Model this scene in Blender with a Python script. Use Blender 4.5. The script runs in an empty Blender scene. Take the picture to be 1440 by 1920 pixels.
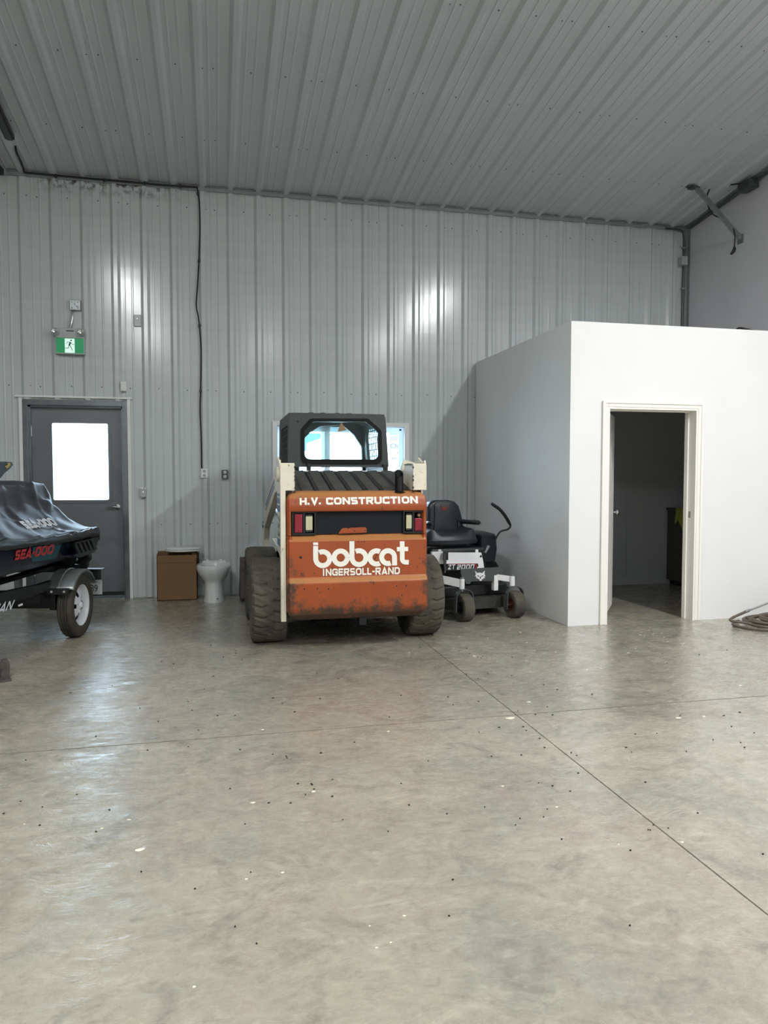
import bpy, bmesh, math, random
from mathutils import Vector, Matrix, geometry
from mathutils.bvhtree import BVHTree
random.seed(7)
scn = bpy.context.scene
col = scn.collection
PI = math.pi

# ------------------------------------------------------------------ camera
FPX, CAMH = 1385.0, 1.36
PITCH = math.atan(67 / 1385.0)
YAW = math.atan(315 * math.cos(PITCH) / FPX)
cam_d = bpy.data.cameras.new('camera')
cam = bpy.data.objects.new('camera', cam_d); col.objects.link(cam)
cam_d.sensor_fit = 'VERTICAL'; cam_d.sensor_height = 24.0
cam_d.lens = 24.0 * FPX / 1920.0
cam_d.clip_start = 0.05; cam_d.clip_end = 200
cam.location = (0, 0, CAMH)
cam.rotation_euler = (PI / 2 - PITCH, 0, -YAW)
scn.camera = cam
_c, _s = math.cos, math.sin
FW = Vector((_s(YAW) * _c(PITCH), _c(YAW) * _c(PITCH), -_s(PITCH)))
RT = Vector((_c(YAW), -_s(YAW), 0)); UPV = RT.cross(FW)
CP = Vector((0, 0, CAMH))

def ray(x, y): return FW + RT * ((x - 720) / FPX) + UPV * ((960 - y) / FPX)
def atY(x, y, Y):                      # measured point of the photograph -> the point of the plane at depth Y
    d = ray(x, y); return CP + d * (Y / d.y)
def atX(x, y, X):
    d = ray(x, y); return CP + d * (X / d.x)
def atF(x, y, z=0.0):
    d = ray(x, y); return CP + d * ((z - CAMH) / d.z)

# ------------------------------------------------------------------ world and lamps
w = bpy.data.worlds.new('sky'); scn.world = w; w.use_nodes = True
bg = w.node_tree.nodes['Background']
bg.inputs[0].default_value = (0.60, 0.80, 1.0, 1); bg.inputs[1].default_value = 24.0
scn.view_settings.view_transform = 'Standard'; scn.view_settings.look = 'None'
scn.view_settings.gamma = 1.0; scn.view_settings.exposure = 0.0
scn.view_settings.use_curve_mapping = False

def area(name, loc, sx, sy, power, color=(.975, .99, 1.0), rz=0, target=None):
    d = bpy.data.lights.new(name, 'AREA'); d.shape = 'RECTANGLE'; d.size = sx; d.size_y = sy
    d.energy = power; d.color = color
    o = bpy.data.objects.new(name, d); col.objects.link(o); o.location = loc; o.rotation_euler = (0, 0, rz)
    if target is not None:
        o.rotation_euler = (Vector(target) - Vector(loc)).to_track_quat('-Z', 'Y').to_euler()
    return o
def portal(loc, sx, sy, rot):          # guides the sky light through an opening
    o = area('opening_portal', loc, sx, sy, 1); o.rotation_euler = rot; o.data.cycles.is_portal = True
portal((1.45, 8.80, 1.5), 1.55, .95, (-PI / 2, 0, 0))
portal((-1.45, 8.78, 1.52), .58, .85, (-PI / 2, 0, 0))
# two rows of strip lamps hung along the hall, above and behind the camera
area('strip_lamp', (4.4, 2.0, 4.9), 0.14, 2.4, 300)
area('strip_lamp', (4.4, -2.2, 4.9), 0.14, 2.4, 170)
area('strip_lamp', (-1.6, 2.0, 4.9), 0.14, 2.4, 175)
area('strip_lamp', (-1.6, -2.2, 4.9), 0.14, 2.4, 190)
area('strip_lamp', (1.4, -4.6, 5.2), 0.14, 2.4, 110)

# ------------------------------------------------------------------ materials
def srgb(c):
    if isinstance(c, str):
        c = [int(c[i:i + 2], 16) / 255 for i in (0, 2, 4)]
        c = [v / 12.92 if v <= .04045 else ((v + .055) / 1.055) ** 2.4 for v in c]
    return (c[0], c[1], c[2], 1)

def mat(name, color, rough=0.5, metal=0.0, var=0.0, vscale=6.0, bump=0.0, bscale=40.0, dirt=None, dscale=3.0, dlo=.55, dhi=.7,
        emit=None, estr=0, coat=0.0, spec=None, stretch=None):
    m = bpy.data.materials.new(name); m.use_nodes = True
    nt = m.node_tree; N = nt.nodes; Lk = nt.links; b = N['Principled BSDF']
    c = srgb(color)
    b.inputs['Base Color'].default_value = c; b.inputs['Roughness'].default_value = rough
    b.inputs['Metallic'].default_value = metal
    if spec is not None: b.inputs['Specular IOR Level'].default_value = spec
    if coat: b.inputs['Coat Weight'].default_value = coat; b.inputs['Coat Roughness'].default_value = .12
    tc = N.new('ShaderNodeTexCoord'); mp = N.new('ShaderNodeMapping')
    Lk.new(tc.outputs['Object'], mp.inputs['Vector'])
    if stretch: mp.inputs['Scale'].default_value = stretch
    if var:
        n = N.new('ShaderNodeTexNoise'); n.inputs['Scale'].default_value = vscale; n.inputs['Detail'].default_value = 6
        Lk.new(mp.outputs[0], n.inputs['Vector'])
        r = N.new('ShaderNodeValToRGB')
        r.color_ramp.elements[0].position = .3; r.color_ramp.elements[1].position = .7
        r.color_ramp.elements[0].color = tuple(v * (1 - var) for v in c[:3]) + (1,)
        r.color_ramp.elements[1].color = tuple(min(1, v * (1 + var)) for v in c[:3]) + (1,)
        Lk.new(n.outputs['Fac'], r.inputs[0]); src = r.outputs[0]
        Lk.new(src, b.inputs['Base Color'])
    else: src = None
    if dirt is not None:
        n2 = N.new('ShaderNodeTexNoise'); n2.inputs['Scale'].default_value = dscale; n2.inputs['Detail'].default_value = 9
        n2.inputs['Roughness'].default_value = .65
        Lk.new(mp.outputs[0], n2.inputs['Vector'])
        mr = N.new('ShaderNodeMapRange'); mr.inputs[1].default_value = dlo; mr.inputs[2].default_value = dhi
        Lk.new(n2.outputs['Fac'], mr.inputs[0])
        mx = N.new('ShaderNodeMix'); mx.data_type = 'RGBA'
        mx.inputs[6].default_value = c; mx.inputs[7].default_value = srgb(dirt)
        if src: Lk.new(src, mx.inputs[6])
        Lk.new(mr.outputs[0], mx.inputs[0]); Lk.new(mx.outputs[2], b.inputs['Base Color'])
    if bump:
        n3 = N.new('ShaderNodeTexNoise'); n3.inputs['Scale'].default_value = bscale; n3.inputs['Detail'].default_value = 5
        Lk.new(mp.outputs[0], n3.inputs['Vector'])
        bp = N.new('ShaderNodeBump'); bp.inputs['Strength'].default_value = bump; bp.inputs['Distance'].default_value = .01
        Lk.new(n3.outputs['Fac'], bp.inputs['Height']); Lk.new(bp.outputs[0], b.inputs['Normal'])
    if emit:
        b.inputs['Emission Color'].default_value = srgb(emit); b.inputs['Emission Strength'].default_value = estr
    return m

def glass_mat(name, tint=(1, 1, 1), rough=0.0, thin=.12):
    m = bpy.data.materials.new(name); m.use_nodes = True
    nt = m.node_tree; nt.nodes.clear()
    o = nt.nodes.new('ShaderNodeOutputMaterial'); t = nt.nodes.new('ShaderNodeBsdfTransparent'); g = nt.nodes.new('ShaderNodeBsdfGlossy')
    t.inputs[0].default_value = (*tint, 1); g.inputs['Roughness'].default_value = rough + .02
    mx = nt.nodes.new('ShaderNodeMixShader'); f = nt.nodes.new('ShaderNodeFresnel'); f.inputs[0].default_value = 1.45
    nt.links.new(f.outputs[0], mx.inputs[0]); nt.links.new(t.outputs[0], mx.inputs[1]); nt.links.new(g.outputs[0], mx.inputs[2])
    nt.links.new(mx.outputs[0], o.inputs[0]); return m

def floor_mat():
    m = bpy.data.materials.new('polished_concrete'); m.use_nodes = True
    N = m.node_tree.nodes; Lk = m.node_tree.links; b = N['Principled BSDF']
    tc = N.new('ShaderNodeTexCoord')
    geo = N.new('ShaderNodeNewGeometry')
    def noise(scale, detail, rough, dist=0, vec=None, stretch=None):
        n = N.new('ShaderNodeTexNoise'); n.inputs['Scale'].default_value = scale; n.inputs['Detail'].default_value = detail
        n.inputs['Roughness'].default_value = rough; n.inputs['Distortion'].default_value = dist
        if stretch:
            mp = N.new('ShaderNodeMapping'); mp.inputs['Scale'].default_value = stretch; mp.inputs['Rotation'].default_value = (0, 0, .3)
            Lk.new(geo.outputs['Position'], mp.inputs['Vector']); Lk.new(mp.outputs[0], n.inputs['Vector'])
        else: Lk.new(geo.outputs['Position'], n.inputs['Vector'])
        return n.outputs['Fac']
    def ramp(fac, a, c, p0=.35, p1=.65):
        r = N.new('ShaderNodeValToRGB'); e = r.color_ramp.elements
        e[0].position = p0; e[1].position = p1; e[0].color = srgb(a); e[1].color = srgb(c)
        Lk.new(fac, r.inputs[0]); return r.outputs[0]
    def mix(fac, A, B, mode='MIX'):
        x = N.new('ShaderNodeMix'); x.data_type = 'RGBA'; x.blend_type = mode
        if isinstance(fac, float): x.inputs[0].default_value = fac
        else: Lk.new(fac, x.inputs[0])
        for s, i in ((A, 6), (B, 7)):
            if isinstance(s, tuple): x.inputs[i].default_value = s
            else: Lk.new(s, x.inputs[i])
        return x.outputs[2]
    def mrange(f, a, c, lo=0., hi=1.):
        r = N.new('ShaderNodeMapRange'); r.inputs[1].default_value = a; r.inputs[2].default_value = c
        r.inputs[3].default_value = lo; r.inputs[4].default_value = hi; Lk.new(f, r.inputs[0]); return r.outputs[0]
    base = ramp(noise(.9, 5, .6, .8), '8f897a', 'a29b8a')
    green = noise(1.7, 6, .6, .5)
    c1 = mix(mrange(green, .5, .68, 0, .45), base, srgb('7a807a'))
    pink = noise(1.2, 6, .65, 1.2, stretch=(1.4, .8, 1))
    c2 = mix(mrange(pink, .52, .68, 0, .5), c1, srgb('94857a'))
    sw = noise(3.6, 8, .66, 2.8, stretch=(.8, 1.5, 1))
    c3 = mix(mrange(sw, .52, .64, 0, .34), c2, srgb('b4af9e'))
    dk = noise(3.2, 9, .70, 1.6)
    c4 = mix(mrange(dk, .52, .68, 0, .6), c3, srgb('646057'))
    mid = noise(19, 8, .72, .8)
    c4 = mix(mrange(mid, .50, .68, 0, .42), c4, srgb('6f6a5f')); c4 = mix(mrange(mid, .47, .30, 0, .35), c4, srgb('b8b2a0'))
    fine = noise(70, 4, .6)
    c5 = mix(mrange(fine, .3, .75, 0, .16), c4, srgb('b5b0a0'))
    st = noise(2.3, 3, .5, .4)
    c6 = mix(mrange(st, .70, .76, 0, .5), c5, srgb('8a7448'))
    scuf = noise(9, 9, .7, 1.5, stretch=(1.8, .7, 1))
    c7 = mix(mrange(scuf, .66, .74, 0, .5), c6, srgb('6e5c50'))
    Lk.new(c7, b.inputs['Base Color'])
    rg = noise(7, 6, .6, 2.0, stretch=(.7, 2.2, 1))
    Lk.new(mrange(rg, .35, .65, .16, .34), b.inputs['Roughness'])
    Lk.new(mrange(noise(2.4, 6, .62, 1.6), .40, .60, .05, .85), b.inputs['Coat Weight']); b.inputs['Coat Roughness'].default_value = .11
    bp = N.new('ShaderNodeBump'); bp.inputs['Strength'].default_value = .20; bp.inputs['Distance'].default_value = .02
    Lk.new(noise(7, 6, .62, 3.0, stretch=(.8, 1.5, 1)), bp.inputs['Height']); Lk.new(bp.outputs[0], b.inputs['Normal']); Lk.new(bp.outputs[0], b.inputs['Coat Normal'])
    return m

def panel_mat():
    m = mat('painted_steel', 'bcc2c1', rough=.17, spec=.6, var=.03, vscale=2.0, bump=.05, bscale=3.0, stretch=(.35, 1, 6))
    # rust coloured dirt under the eave, fading out downwards and along the wall
    N = m.node_tree.nodes; Lk = m.node_tree.links; b = N['Principled BSDF']
    g = N.new('ShaderNodeNewGeometry'); sp = N.new('ShaderNodeSeparateXYZ'); Lk.new(g.outputs['Position'], sp.inputs[0])
    def mr(s, a, c, lo=0, hi=1):
        r = N.new('ShaderNodeMapRange'); r.inputs[1].default_value = a; r.inputs[2].default_value = c
        r.inputs[3].default_value = lo; r.inputs[4].default_value = hi; Lk.new(s, r.inputs[0]); return r.outputs[0]
    def mul(a, c):
        x = N.new('ShaderNodeMath'); x.operation = 'MULTIPLY'; Lk.new(a, x.inputs[0]); Lk.new(c, x.inputs[1]); return x.outputs[0]
    n = N.new('ShaderNodeTexNoise'); n.inputs['Scale'].default_value = 16; n.inputs['Detail'].default_value = 6; n.inputs['Roughness'].default_value = .6
    Lk.new(g.outputs['Position'], n.inputs['Vector'])
    f = mul(mul(mr(sp.outputs['Z'], 4.36, 4.53), mr(n.outputs['Fac'], .46, .6)), mul(mr(sp.outputs['X'], -.2, -.7), mr(sp.outputs['X'], -1.9, -1.6)))
    mx = N.new('ShaderNodeMix'); mx.data_type = 'RGBA'; mx.inputs[7].default_value = srgb('4a3f3b')
    old = b.inputs['Base Color'].links[0].from_socket
    Lk.new(old, mx.inputs[6]); Lk.new(f, mx.inputs[0]); Lk.new(mx.outputs[2], b.inputs['Base Color'])
    return m

def orange_mat():
    m = mat('orange_paint', '9a4920', rough=.42, var=.10, vscale=5, bump=.04, bscale=30, dirt='59311c', dscale=16, dlo=.60, dhi=.66, spec=.5)
    N = m.node_tree.nodes; Lk = m.node_tree.links; b = N['Principled BSDF']
    g = N.new('ShaderNodeNewGeometry'); sp = N.new('ShaderNodeSeparateXYZ'); Lk.new(g.outputs['Position'], sp.inputs[0])
    def mr(s, a, c, lo=0, hi=1):
        r = N.new('ShaderNodeMapRange'); r.inputs[1].default_value = a; r.inputs[2].default_value = c
        r.inputs[3].default_value = lo; r.inputs[4].default_value = hi; Lk.new(s, r.inputs[0]); return r.outputs[0]
    def op(o, a, c):
        x = N.new('ShaderNodeMath'); x.operation = o; x.use_clamp = True
        for s, i in ((a, 0), (c, 1)):
            if isinstance(s, float): x.inputs[i].default_value = s
            else: Lk.new(s, x.inputs[i])
        return x.outputs[0]
    n = N.new('ShaderNodeTexNoise'); n.inputs['Scale'].default_value = 14; n.inputs['Detail'].default_value = 9; n.inputs['Roughness'].default_value = .72
    mp = N.new('ShaderNodeMapping'); mp.inputs['Scale'].default_value = (1, 1, .8)
    Lk.new(g.outputs['Position'], mp.inputs[0]); Lk.new(mp.outputs[0], n.inputs['Vector'])
    low = mr(sp.outputs['Z'], .47, .27)                                    # mud caked on the lower edge
    side = op('MAXIMUM', mr(sp.outputs['X'], .70, .55), mr(sp.outputs['X'], 1.50, 1.64))
    side = op('MULTIPLY', side, mr(sp.outputs['Z'], .95, .5))
    k = op('MAXIMUM', low, op('MULTIPLY', side, .75))
    f = op('MULTIPLY', mr(op('ADD', n.outputs['Fac'], op('MULTIPLY', k, .42)), .68, .84), .92)
    mx = N.new('ShaderNodeMix'); mx.data_type = 'RGBA'; mx.inputs[7].default_value = srgb('43382c')
    old = b.inputs['Base Color'].links[0].from_socket
    Lk.new(old, mx.inputs[6]); Lk.new(f, mx.inputs[0]); Lk.new(mx.outputs[2], b.inputs['Base Color'])
    rr = mr(f, 0, 1, .40, .85); Lk.new(rr, b.inputs['Roughness'])
    sn = N.new('ShaderNodeSeparateXYZ'); Lk.new(g.outputs['True Normal'], sn.inputs[0])          # tan on upward faces: dust, with the ledges' lit look painted in
    du = N.new('ShaderNodeMix'); du.data_type = 'RGBA'; du.inputs[7].default_value = srgb('b98a55')
    Lk.new(mr(sn.outputs['Z'], .25, .7, 0, .6), du.inputs[0]); Lk.new(mx.outputs[2], du.inputs[6]); Lk.new(du.outputs[2], b.inputs['Base Color'])
    # thin scratches
    sc_ = N.new('ShaderNodeTexNoise'); sc_.inputs['Scale'].default_value = 26; sc_.inputs['Detail'].default_value = 2; sc_.inputs['Distortion'].default_value = 3.5
    Lk.new(g.outputs['Position'], sc_.inputs['Vector'])
    ab = N.new('ShaderNodeMath'); ab.operation = 'SUBTRACT'; Lk.new(sc_.outputs['Fac'], ab.inputs[0]); ab.inputs[1].default_value = .5
    ab2 = N.new('ShaderNodeMath'); ab2.operation = 'ABSOLUTE'; Lk.new(ab.outputs[0], ab2.inputs[0])
    ms = op('MULTIPLY', mr(ab2.outputs[0], .006, .001), op('MULTIPLY', mr(sp.outputs['Z'], .62, .52), mr(n.outputs['Fac'], .48, .58)))
    sx = N.new('ShaderNodeMix'); sx.data_type = 'RGBA'; sx.inputs[7].default_value = srgb('3d2a1e')
    Lk.new(ms, sx.inputs[0]); Lk.new(du.outputs[2], sx.inputs[6]); Lk.new(sx.outputs[2], b.inputs['Base Color'])
    return m

M = {}
M['floor'] = floor_mat()
M['panel'] = panel_mat()
M['ceil'] = mat('ceiling_steel', 'b9bec1', rough=.34, spec=.6, var=.03, vscale=1.5, bump=.04, bscale=1.2)
M['trim'] = mat('galvanised_trim', '8b9190', rough=.4, metal=.3, var=.08, vscale=10)
M['screw'] = mat('screw_head', '5a5f60', rough=.4, metal=.6)
M['joint'] = mat('joint_dark', '3a3630', rough=.9)
M['white_wall'] = mat('white_drywall', 'e4e4e2', rough=.62, var=.015, vscale=3, bump=.04, bscale=25)
M['grey_wall'] = mat('side_wall_board', 'cac8cb', rough=.5, var=.04, vscale=1.5)
M['white_trim'] = mat('white_gloss_trim', 'eeebe4', rough=.35)
M['steel_door'] = mat('grey_primer_steel', '6e7274', rough=.38, metal=.25, var=.10, vscale=2.2, bump=.03, bscale=8, dirt='55595b', dscale=2.0, dlo=.5, dhi=.75)
M['steel_frame'] = mat('raw_steel_frame', '85898d', rough=.2, metal=.9, var=.12, vscale=6)
M['chrome'] = mat('chrome', 'd8dadb', rough=.12, metal=1.0)
M['galv'] = mat('galvanised', '8f9695', rough=.38, metal=.8, var=.15, vscale=12)
M['brushed'] = mat('brushed_zinc', '9a9fa0', rough=.35, metal=.6, var=.1, vscale=25)
M['black'] = mat('black_plastic', '121417', rough=.45)
M['blacksteel'] = mat('black_painted_steel', '17191b', rough=.4, var=.2, vscale=20, bump=.05)
M['cable'] = mat('black_cable', '0e0f10', rough=.5)
M['white_plastic'] = mat('white_plastic', 'd9dbd8', rough=.4)
M['grey_plastic'] = mat('grey_plastic', 'a7acaa', rough=.45)
M['dark_grey'] = mat('dark_grey_metal', '4d5252', rough=.45, metal=.3, var=.1)
M['orange'] = orange_mat()
M['cream'] = mat('cream_paint', 'ddd6c2', rough=.4, var=.05, vscale=9, dirt='8a8070', dscale=22, dlo=.62, dhi=.7, bump=.05, bscale=20)
M['blue_decal'] = mat('blue_decal', '5b6b9a', rough=.45)
M['decal_white'] = mat('white_decal', 'efece0', rough=.5, dirt='b0784f', dscale=40, dlo=.66, dhi=.70)
M['cab'] = mat('cab_charcoal_steel', '373b3b', rough=.5, var=.12, vscale=14, bump=.05, bscale=60)
M['rubber_gasket'] = mat('rubber_gasket', '08090a', rough=.6, spec=.25)
M['hood'] = mat('hood_black_steel', '4a4a46', rough=.55, var=.2, vscale=12, dirt='54504a', dscale=8)
M['tyre'] = mat('worn_muddy_tyre', '514d42', rough=.85, var=.18, vscale=9, bump=.25, bscale=80, dirt='26252a', dscale=5, dlo=.5, dhi=.72)
M['tyre_trailer'] = mat('trailer_tyre', '37342c', rough=.75, var=.2, vscale=14, bump=.1, bscale=80, dirt='1b1b1b', dscale=9)
M['tyre_black'] = mat('black_tyre', '1d1e1f', rough=.7, var=.15, vscale=20, bump=.1, bscale=80)
M['rim_white'] = mat('white_rim', 'c9cbcf', rough=.3)
M['red_lens'] = mat('red_lens', '8a1026', rough=.15, coat=.6, emit='8a1026', estr=0.0)
M['pale_lens'] = mat('pale_lens', 'c9c4a4', rough=.3)
M['dark_panel'] = mat('dark_grille_panel', '0c1119', rough=.5, spec=.3)
M['glass'] = glass_mat('clear_glass')
M['cabglass'] = glass_mat('cab_glass', (.80, .93, .92))
M['sticker'] = mat('sticker_tan', '8a6d4c', rough=.5)
M['white_paint'] = mat('white_paint', 'dfe0df', rough=.32, var=.03)
M['seat_vinyl'] = mat('seat_vinyl', '23272b', rough=.42, bump=.06, bscale=90)
M['seat_side'] = mat('seat_bolster', '1a1f26', rough=.38)
M['fender_plastic'] = mat('fender_plastic', '10151c', rough=.35)
M['deck_mud'] = mat('dusty_deck', '33322c', rough=.8, var=.3, vscale=12)
M['orange_print'] = mat('orange_print', '6b2818', rough=.5)
M['red_print'] = mat('red_print', '8e1f22', rough=.4)
M['black_print'] = mat('black_print', '151515', rough=.4)
M['cover'] = mat('cover_fabric', '2b2c34', rough=.42, var=.12, vscale=4, bump=.10, bscale=160)
M['cover_dark'] = mat('cover_dark_panel', '232627', rough=.5, bump=.1, bscale=160)
M['hull'] = mat('navy_hull', '0c1424', rough=.25)
M['teal'] = mat('teal_decal', '154852', rough=.3)
M['red_decal'] = mat('red_decal', 'a92f33', rough=.35)
M['cover_print'] = mat('silver_cover_print', 'c3c7cb', rough=.5)
M['yellow'] = mat('yellow_tip', 'b39a2c', rough=.5)
M['porcelain'] = mat('porcelain', 'd3d8d6', rough=.12, coat=.5)
M['card'] = mat('corrugated_card', '7c5d3d', rough=.8, var=.06, vscale=5)
M['card_in'] = mat('card_inside', '5b432b', rough=.85)
def vinyl(name):
    m = bpy.data.materials.new(name); m.use_nodes = True; nt = m.node_tree; b = nt.nodes['Principled BSDF']; b.inputs['Base Color'].default_value = srgb('e4e8ea'); b.inputs['Roughness'].default_value = .35
    t = nt.nodes.new('ShaderNodeBsdfTranslucent'); t.inputs[0].default_value = (.8, .86, .9, 1); mx = nt.nodes.new('ShaderNodeMixShader'); mx.inputs[0].default_value = .30
    nt.links.new(b.outputs[0], mx.inputs[1]); nt.links.new(t.outputs[0], mx.inputs[2]); nt.links.new(mx.outputs[0], nt.nodes['Material Output'].inputs[0]); return m
M['vinyl'] = vinyl('window_vinyl')
M['green_sign'] = mat('green_sign', '0a7a4a', rough=.4, emit='0a9a5c', estr=.35)
M['sign_white'] = mat('lit_white', 'd8f0e6', rough=.4, emit='d8fff0', estr=.55)
M['sign_ink'] = mat('sign_ink', '06302a', rough=.4)
M['hose'] = mat('brown_rubber_hose', '5d5248', rough=.55, var=.2, vscale=30)
M['rust'] = mat('scuffed_steel', '5b5550', rough=.55, metal=.5, var=.3, vscale=25)
M['towel'] = mat('yellow_green_cloth', 'a5ab4a', rough=.9, bump=.2, bscale=60)
M['cabinet'] = mat('dark_cabinet', '4a4744', rough=.5)
M['paint_fleck'] = mat('white_paint_fleck', 'ddd9c4', rough=.6)
M['grit'] = mat('black_grit', '1b1a18', rough=.9)
M['wood'] = mat('wood_brown', '6d4b30', rough=.7, var=.2, vscale=10)

# ------------------------------------------------------------------ mesh helpers
class MB:
    def __init__(s): s.v = []; s.f = []; s.smooth = []
    def add(s, vs, fs, smooth=False):
        o = len(s.v); s.v += [tuple(p) for p in vs]; s.f += [tuple(i + o for i in f) for f in fs]; s.smooth += [smooth] * len(fs); return s
    def box(s, x0, x1, y0, y1, z0, z1, bev=0.0):
        if x0 > x1: x0, x1 = x1, x0
        if y0 > y1: y0, y1 = y1, y0
        if z0 > z1: z0, z1 = z1, z0
        if bev <= 0:
            vs = [(x, y, z) for x in (x0, x1) for y in (y0, y1) for z in (z0, z1)]
            return s.add(vs, [(0, 1, 3, 2), (4, 6, 7, 5), (0, 4, 5, 1), (2, 3, 7, 6), (0, 2, 6, 4), (1, 5, 7, 3)])
        bm = bmesh.new(); bmesh.ops.create_cube(bm, size=1)
        for v in bm.verts: v.co = Vector(((x0 + x1) / 2 + v.co.x * (x1 - x0), (y0 + y1) / 2 + v.co.y * (y1 - y0), (z0 + z1) / 2 + v.co.z * (z1 - z0)))
        b = min(bev, (x1 - x0) * .45, (y1 - y0) * .45, (z1 - z0) * .45)
        bmesh.ops.bevel(bm, geom=bm.edges[:], offset=b, segments=2, profile=.6, affect='EDGES')
        return s.frombm(bm)
    def frombm(s, bm, smooth=False, mtx=None):
        bm.verts.index_update(); vs = [(mtx @ v.co) if mtx else v.co.copy() for v in bm.verts]
        s.add(vs, [[v.index for v in f.verts] for f in bm.faces], smooth); bm.free(); return s
    def obox(s, c, size, rot, bev=0):          # oriented box: rot is an euler triple
        t = MB().box(-size[0] / 2, size[0] / 2, -size[1] / 2, size[1] / 2, -size[2] / 2, size[2] / 2, bev)
        m = Matrix.Translation(c) @ Matrix.Rotation(rot[2], 4, 'Z') @ Matrix.Rotation(rot[1], 4, 'Y') @ Matrix.Rotation(rot[0], 4, 'X')
        return s.add([m @ Vector(p) for p in t.v], t.f)
    def grid(s, rows, closed_u=False, closed_v=False, smooth=True, flip=False):
        nr, nc = len(rows), len(rows[0]); fs = []
        for i in range(nr if closed_v else nr - 1):
            for j in range(nc if closed_u else nc - 1):
                a, b_ = i * nc + j, i * nc + (j + 1) % nc
                c, d = ((i + 1) % nr) * nc + (j + 1) % nc, ((i + 1) % nr) * nc + j
                fs.append((a, d, c, b_) if flip else (a, b_, c, d))
        return s.add([p for r in rows for p in r], fs, smooth)
    def tube(s, pts, r, n=8, cap=True, closed=False):
        pts = [Vector(p) for p in pts]; rows = []; up = None
        rad = r if isinstance(r, (list, tuple)) else [r] * len(pts)
        for i, p in enumerate(pts):
            a = pts[i - 1] if (i or closed) else p; b = pts[(i + 1) % len(pts)] if (i < len(pts) - 1 or closed) else p
            t = (b - a); t = t.normalized() if t.length > 1e-9 else Vector((0, 0, 1))
            if up is None:
                up = Vector((0, 0, 1)) if abs(t.z) < .9 else Vector((1, 0, 0))
            x = t.cross(up)
            if x.length < 1e-6: x = t.orthogonal()
            x.normalize(); up = x.cross(t).normalized()
            rows.append([p + (x * math.cos(k * 2 * PI / n) + up * math.sin(k * 2 * PI / n)) * rad[i] for k in range(n)])
        s.grid(rows, closed_u=True, closed_v=closed)
        if cap and not closed:
            s.add(rows[0], [tuple(range(n))[::-1]]); s.add(rows[-1], [tuple(range(n))])
        return s
    def lathe(s, prof, n=32, c=(0, 0, 0), axis='z', smooth=True, closed=False):
        rows = []
        for k in range(n):
            a = 2 * PI * k / n; row = []
            for (r, h) in prof:
                if axis == 'z': row.append((c[0] + r * math.cos(a), c[1] + r * math.sin(a), c[2] + h))
                elif axis == 'x': row.append((c[0] + h, c[1] + r * math.cos(a), c[2] + r * math.sin(a)))
                else: row.append((c[0] + r * math.cos(a), c[1] + h, c[2] + r * math.sin(a)))
            rows.append(row)
        return s.grid(rows, closed_v=True, closed_u=closed, smooth=smooth)
    def prism(s, poly, a, b, axis='y', smooth=False):  # poly in the plane normal to the axis: (x,z) for y, (y,z) for x, (x,y) for z
        def P(p, h):
            return (p[0], h, p[1]) if axis == 'y' else (h, p[0], p[1]) if axis == 'x' else (p[0], p[1], h)
        n = len(poly); vs = [P(p, a) for p in poly] + [P(p, b) for p in poly]
        tri = geometry.tessellate_polygon([[Vector((p[0], p[1], 0)) for p in poly]])
        fs = [tuple(t) for t in tri] + [tuple(i + n for i in t[::-1]) for t in tri]
        fs += [(i, (i + 1) % n, n + (i + 1) % n, n + i) for i in range(n)]
        return s.add(vs, fs, smooth)
    def ring(s, outer, inner, a, b, axis='y', n=96):   # plate with a hole
        def P(p, h):
            return (p[0], h, p[1]) if axis == 'y' else (h, p[0], p[1]) if axis == 'x' else (p[0], p[1], h)
        cx = sum(p[0] for p in inner) / len(inner); cy = sum(p[1] for p in inner) / len(inner)
        angs = sorted(set([round(math.atan2(p[1] - cy, p[0] - cx), 5) for p in list(outer) + list(inner)] + [round(-PI + 2 * PI * (k + .5) / n, 5) for k in range(n)]))
        def cast(poly, t):
            dx, dy = math.cos(t), math.sin(t); best = None
            for i in range(len(poly)):
                x1, y1 = poly[i][0] - cx, poly[i][1] - cy; x2, y2 = poly[(i + 1) % len(poly)][0] - cx, poly[(i + 1) % len(poly)][1] - cy
                ex, ey = x2 - x1, y2 - y1; den = dx * ey - dy * ex
                if abs(den) < 1e-12: continue
                u = (x1 * ey - y1 * ex) / den; v = (x1 * dy - y1 * dx) / den
                if u > 0 and -1e-4 <= v <= 1 + 1e-4 and (best is None or u < best): best = u
            if best is None: best = 1e-3
            return (cx + dx * best, cy + dy * best)
        O = [cast(outer, t) for t in angs]; I = [cast(inner, t) for t in angs]
        rows = [[P(p, a) for p in O], [P(p, a) for p in I], [P(p, b) for p in I], [P(p, b) for p in O]]
        return s.grid(rows, closed_u=True, closed_v=True, smooth=False)
    def build(s, name, m, parent=None, bevel=0, local=False, autosmooth=True):
        me = bpy.data.meshes.new(name)
        vs = s.v
        if parent is not None and not local:
            inv = WM[parent.name].inverted(); vs = [inv @ Vector(p) for p in vs]
        me.from_pydata([tuple(p) for p in vs], [], s.f); me.validate(); me.update()
        bm = bmesh.new(); bm.from_mesh(me)
        bmesh.ops.remove_doubles(bm, verts=bm.verts, dist=1e-5)
        bmesh.ops.recalc_face_normals(bm, faces=bm.faces)
        bm.to_mesh(me); bm.free()
        if any(s.smooth):
            me.shade_smooth()
            try: me.set_sharp_from_angle(angle=math.radians(38))
            except Exception: pass
        if m is not None: me.materials.append(M[m] if isinstance(m, str) else m)
        o = bpy.data.objects.new(name, me); col.objects.link(o)
        if parent is not None: o.parent = parent; WM[o.name] = WM[parent.name]
        else: WM[o.name] = Matrix.Identity(4)
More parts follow.
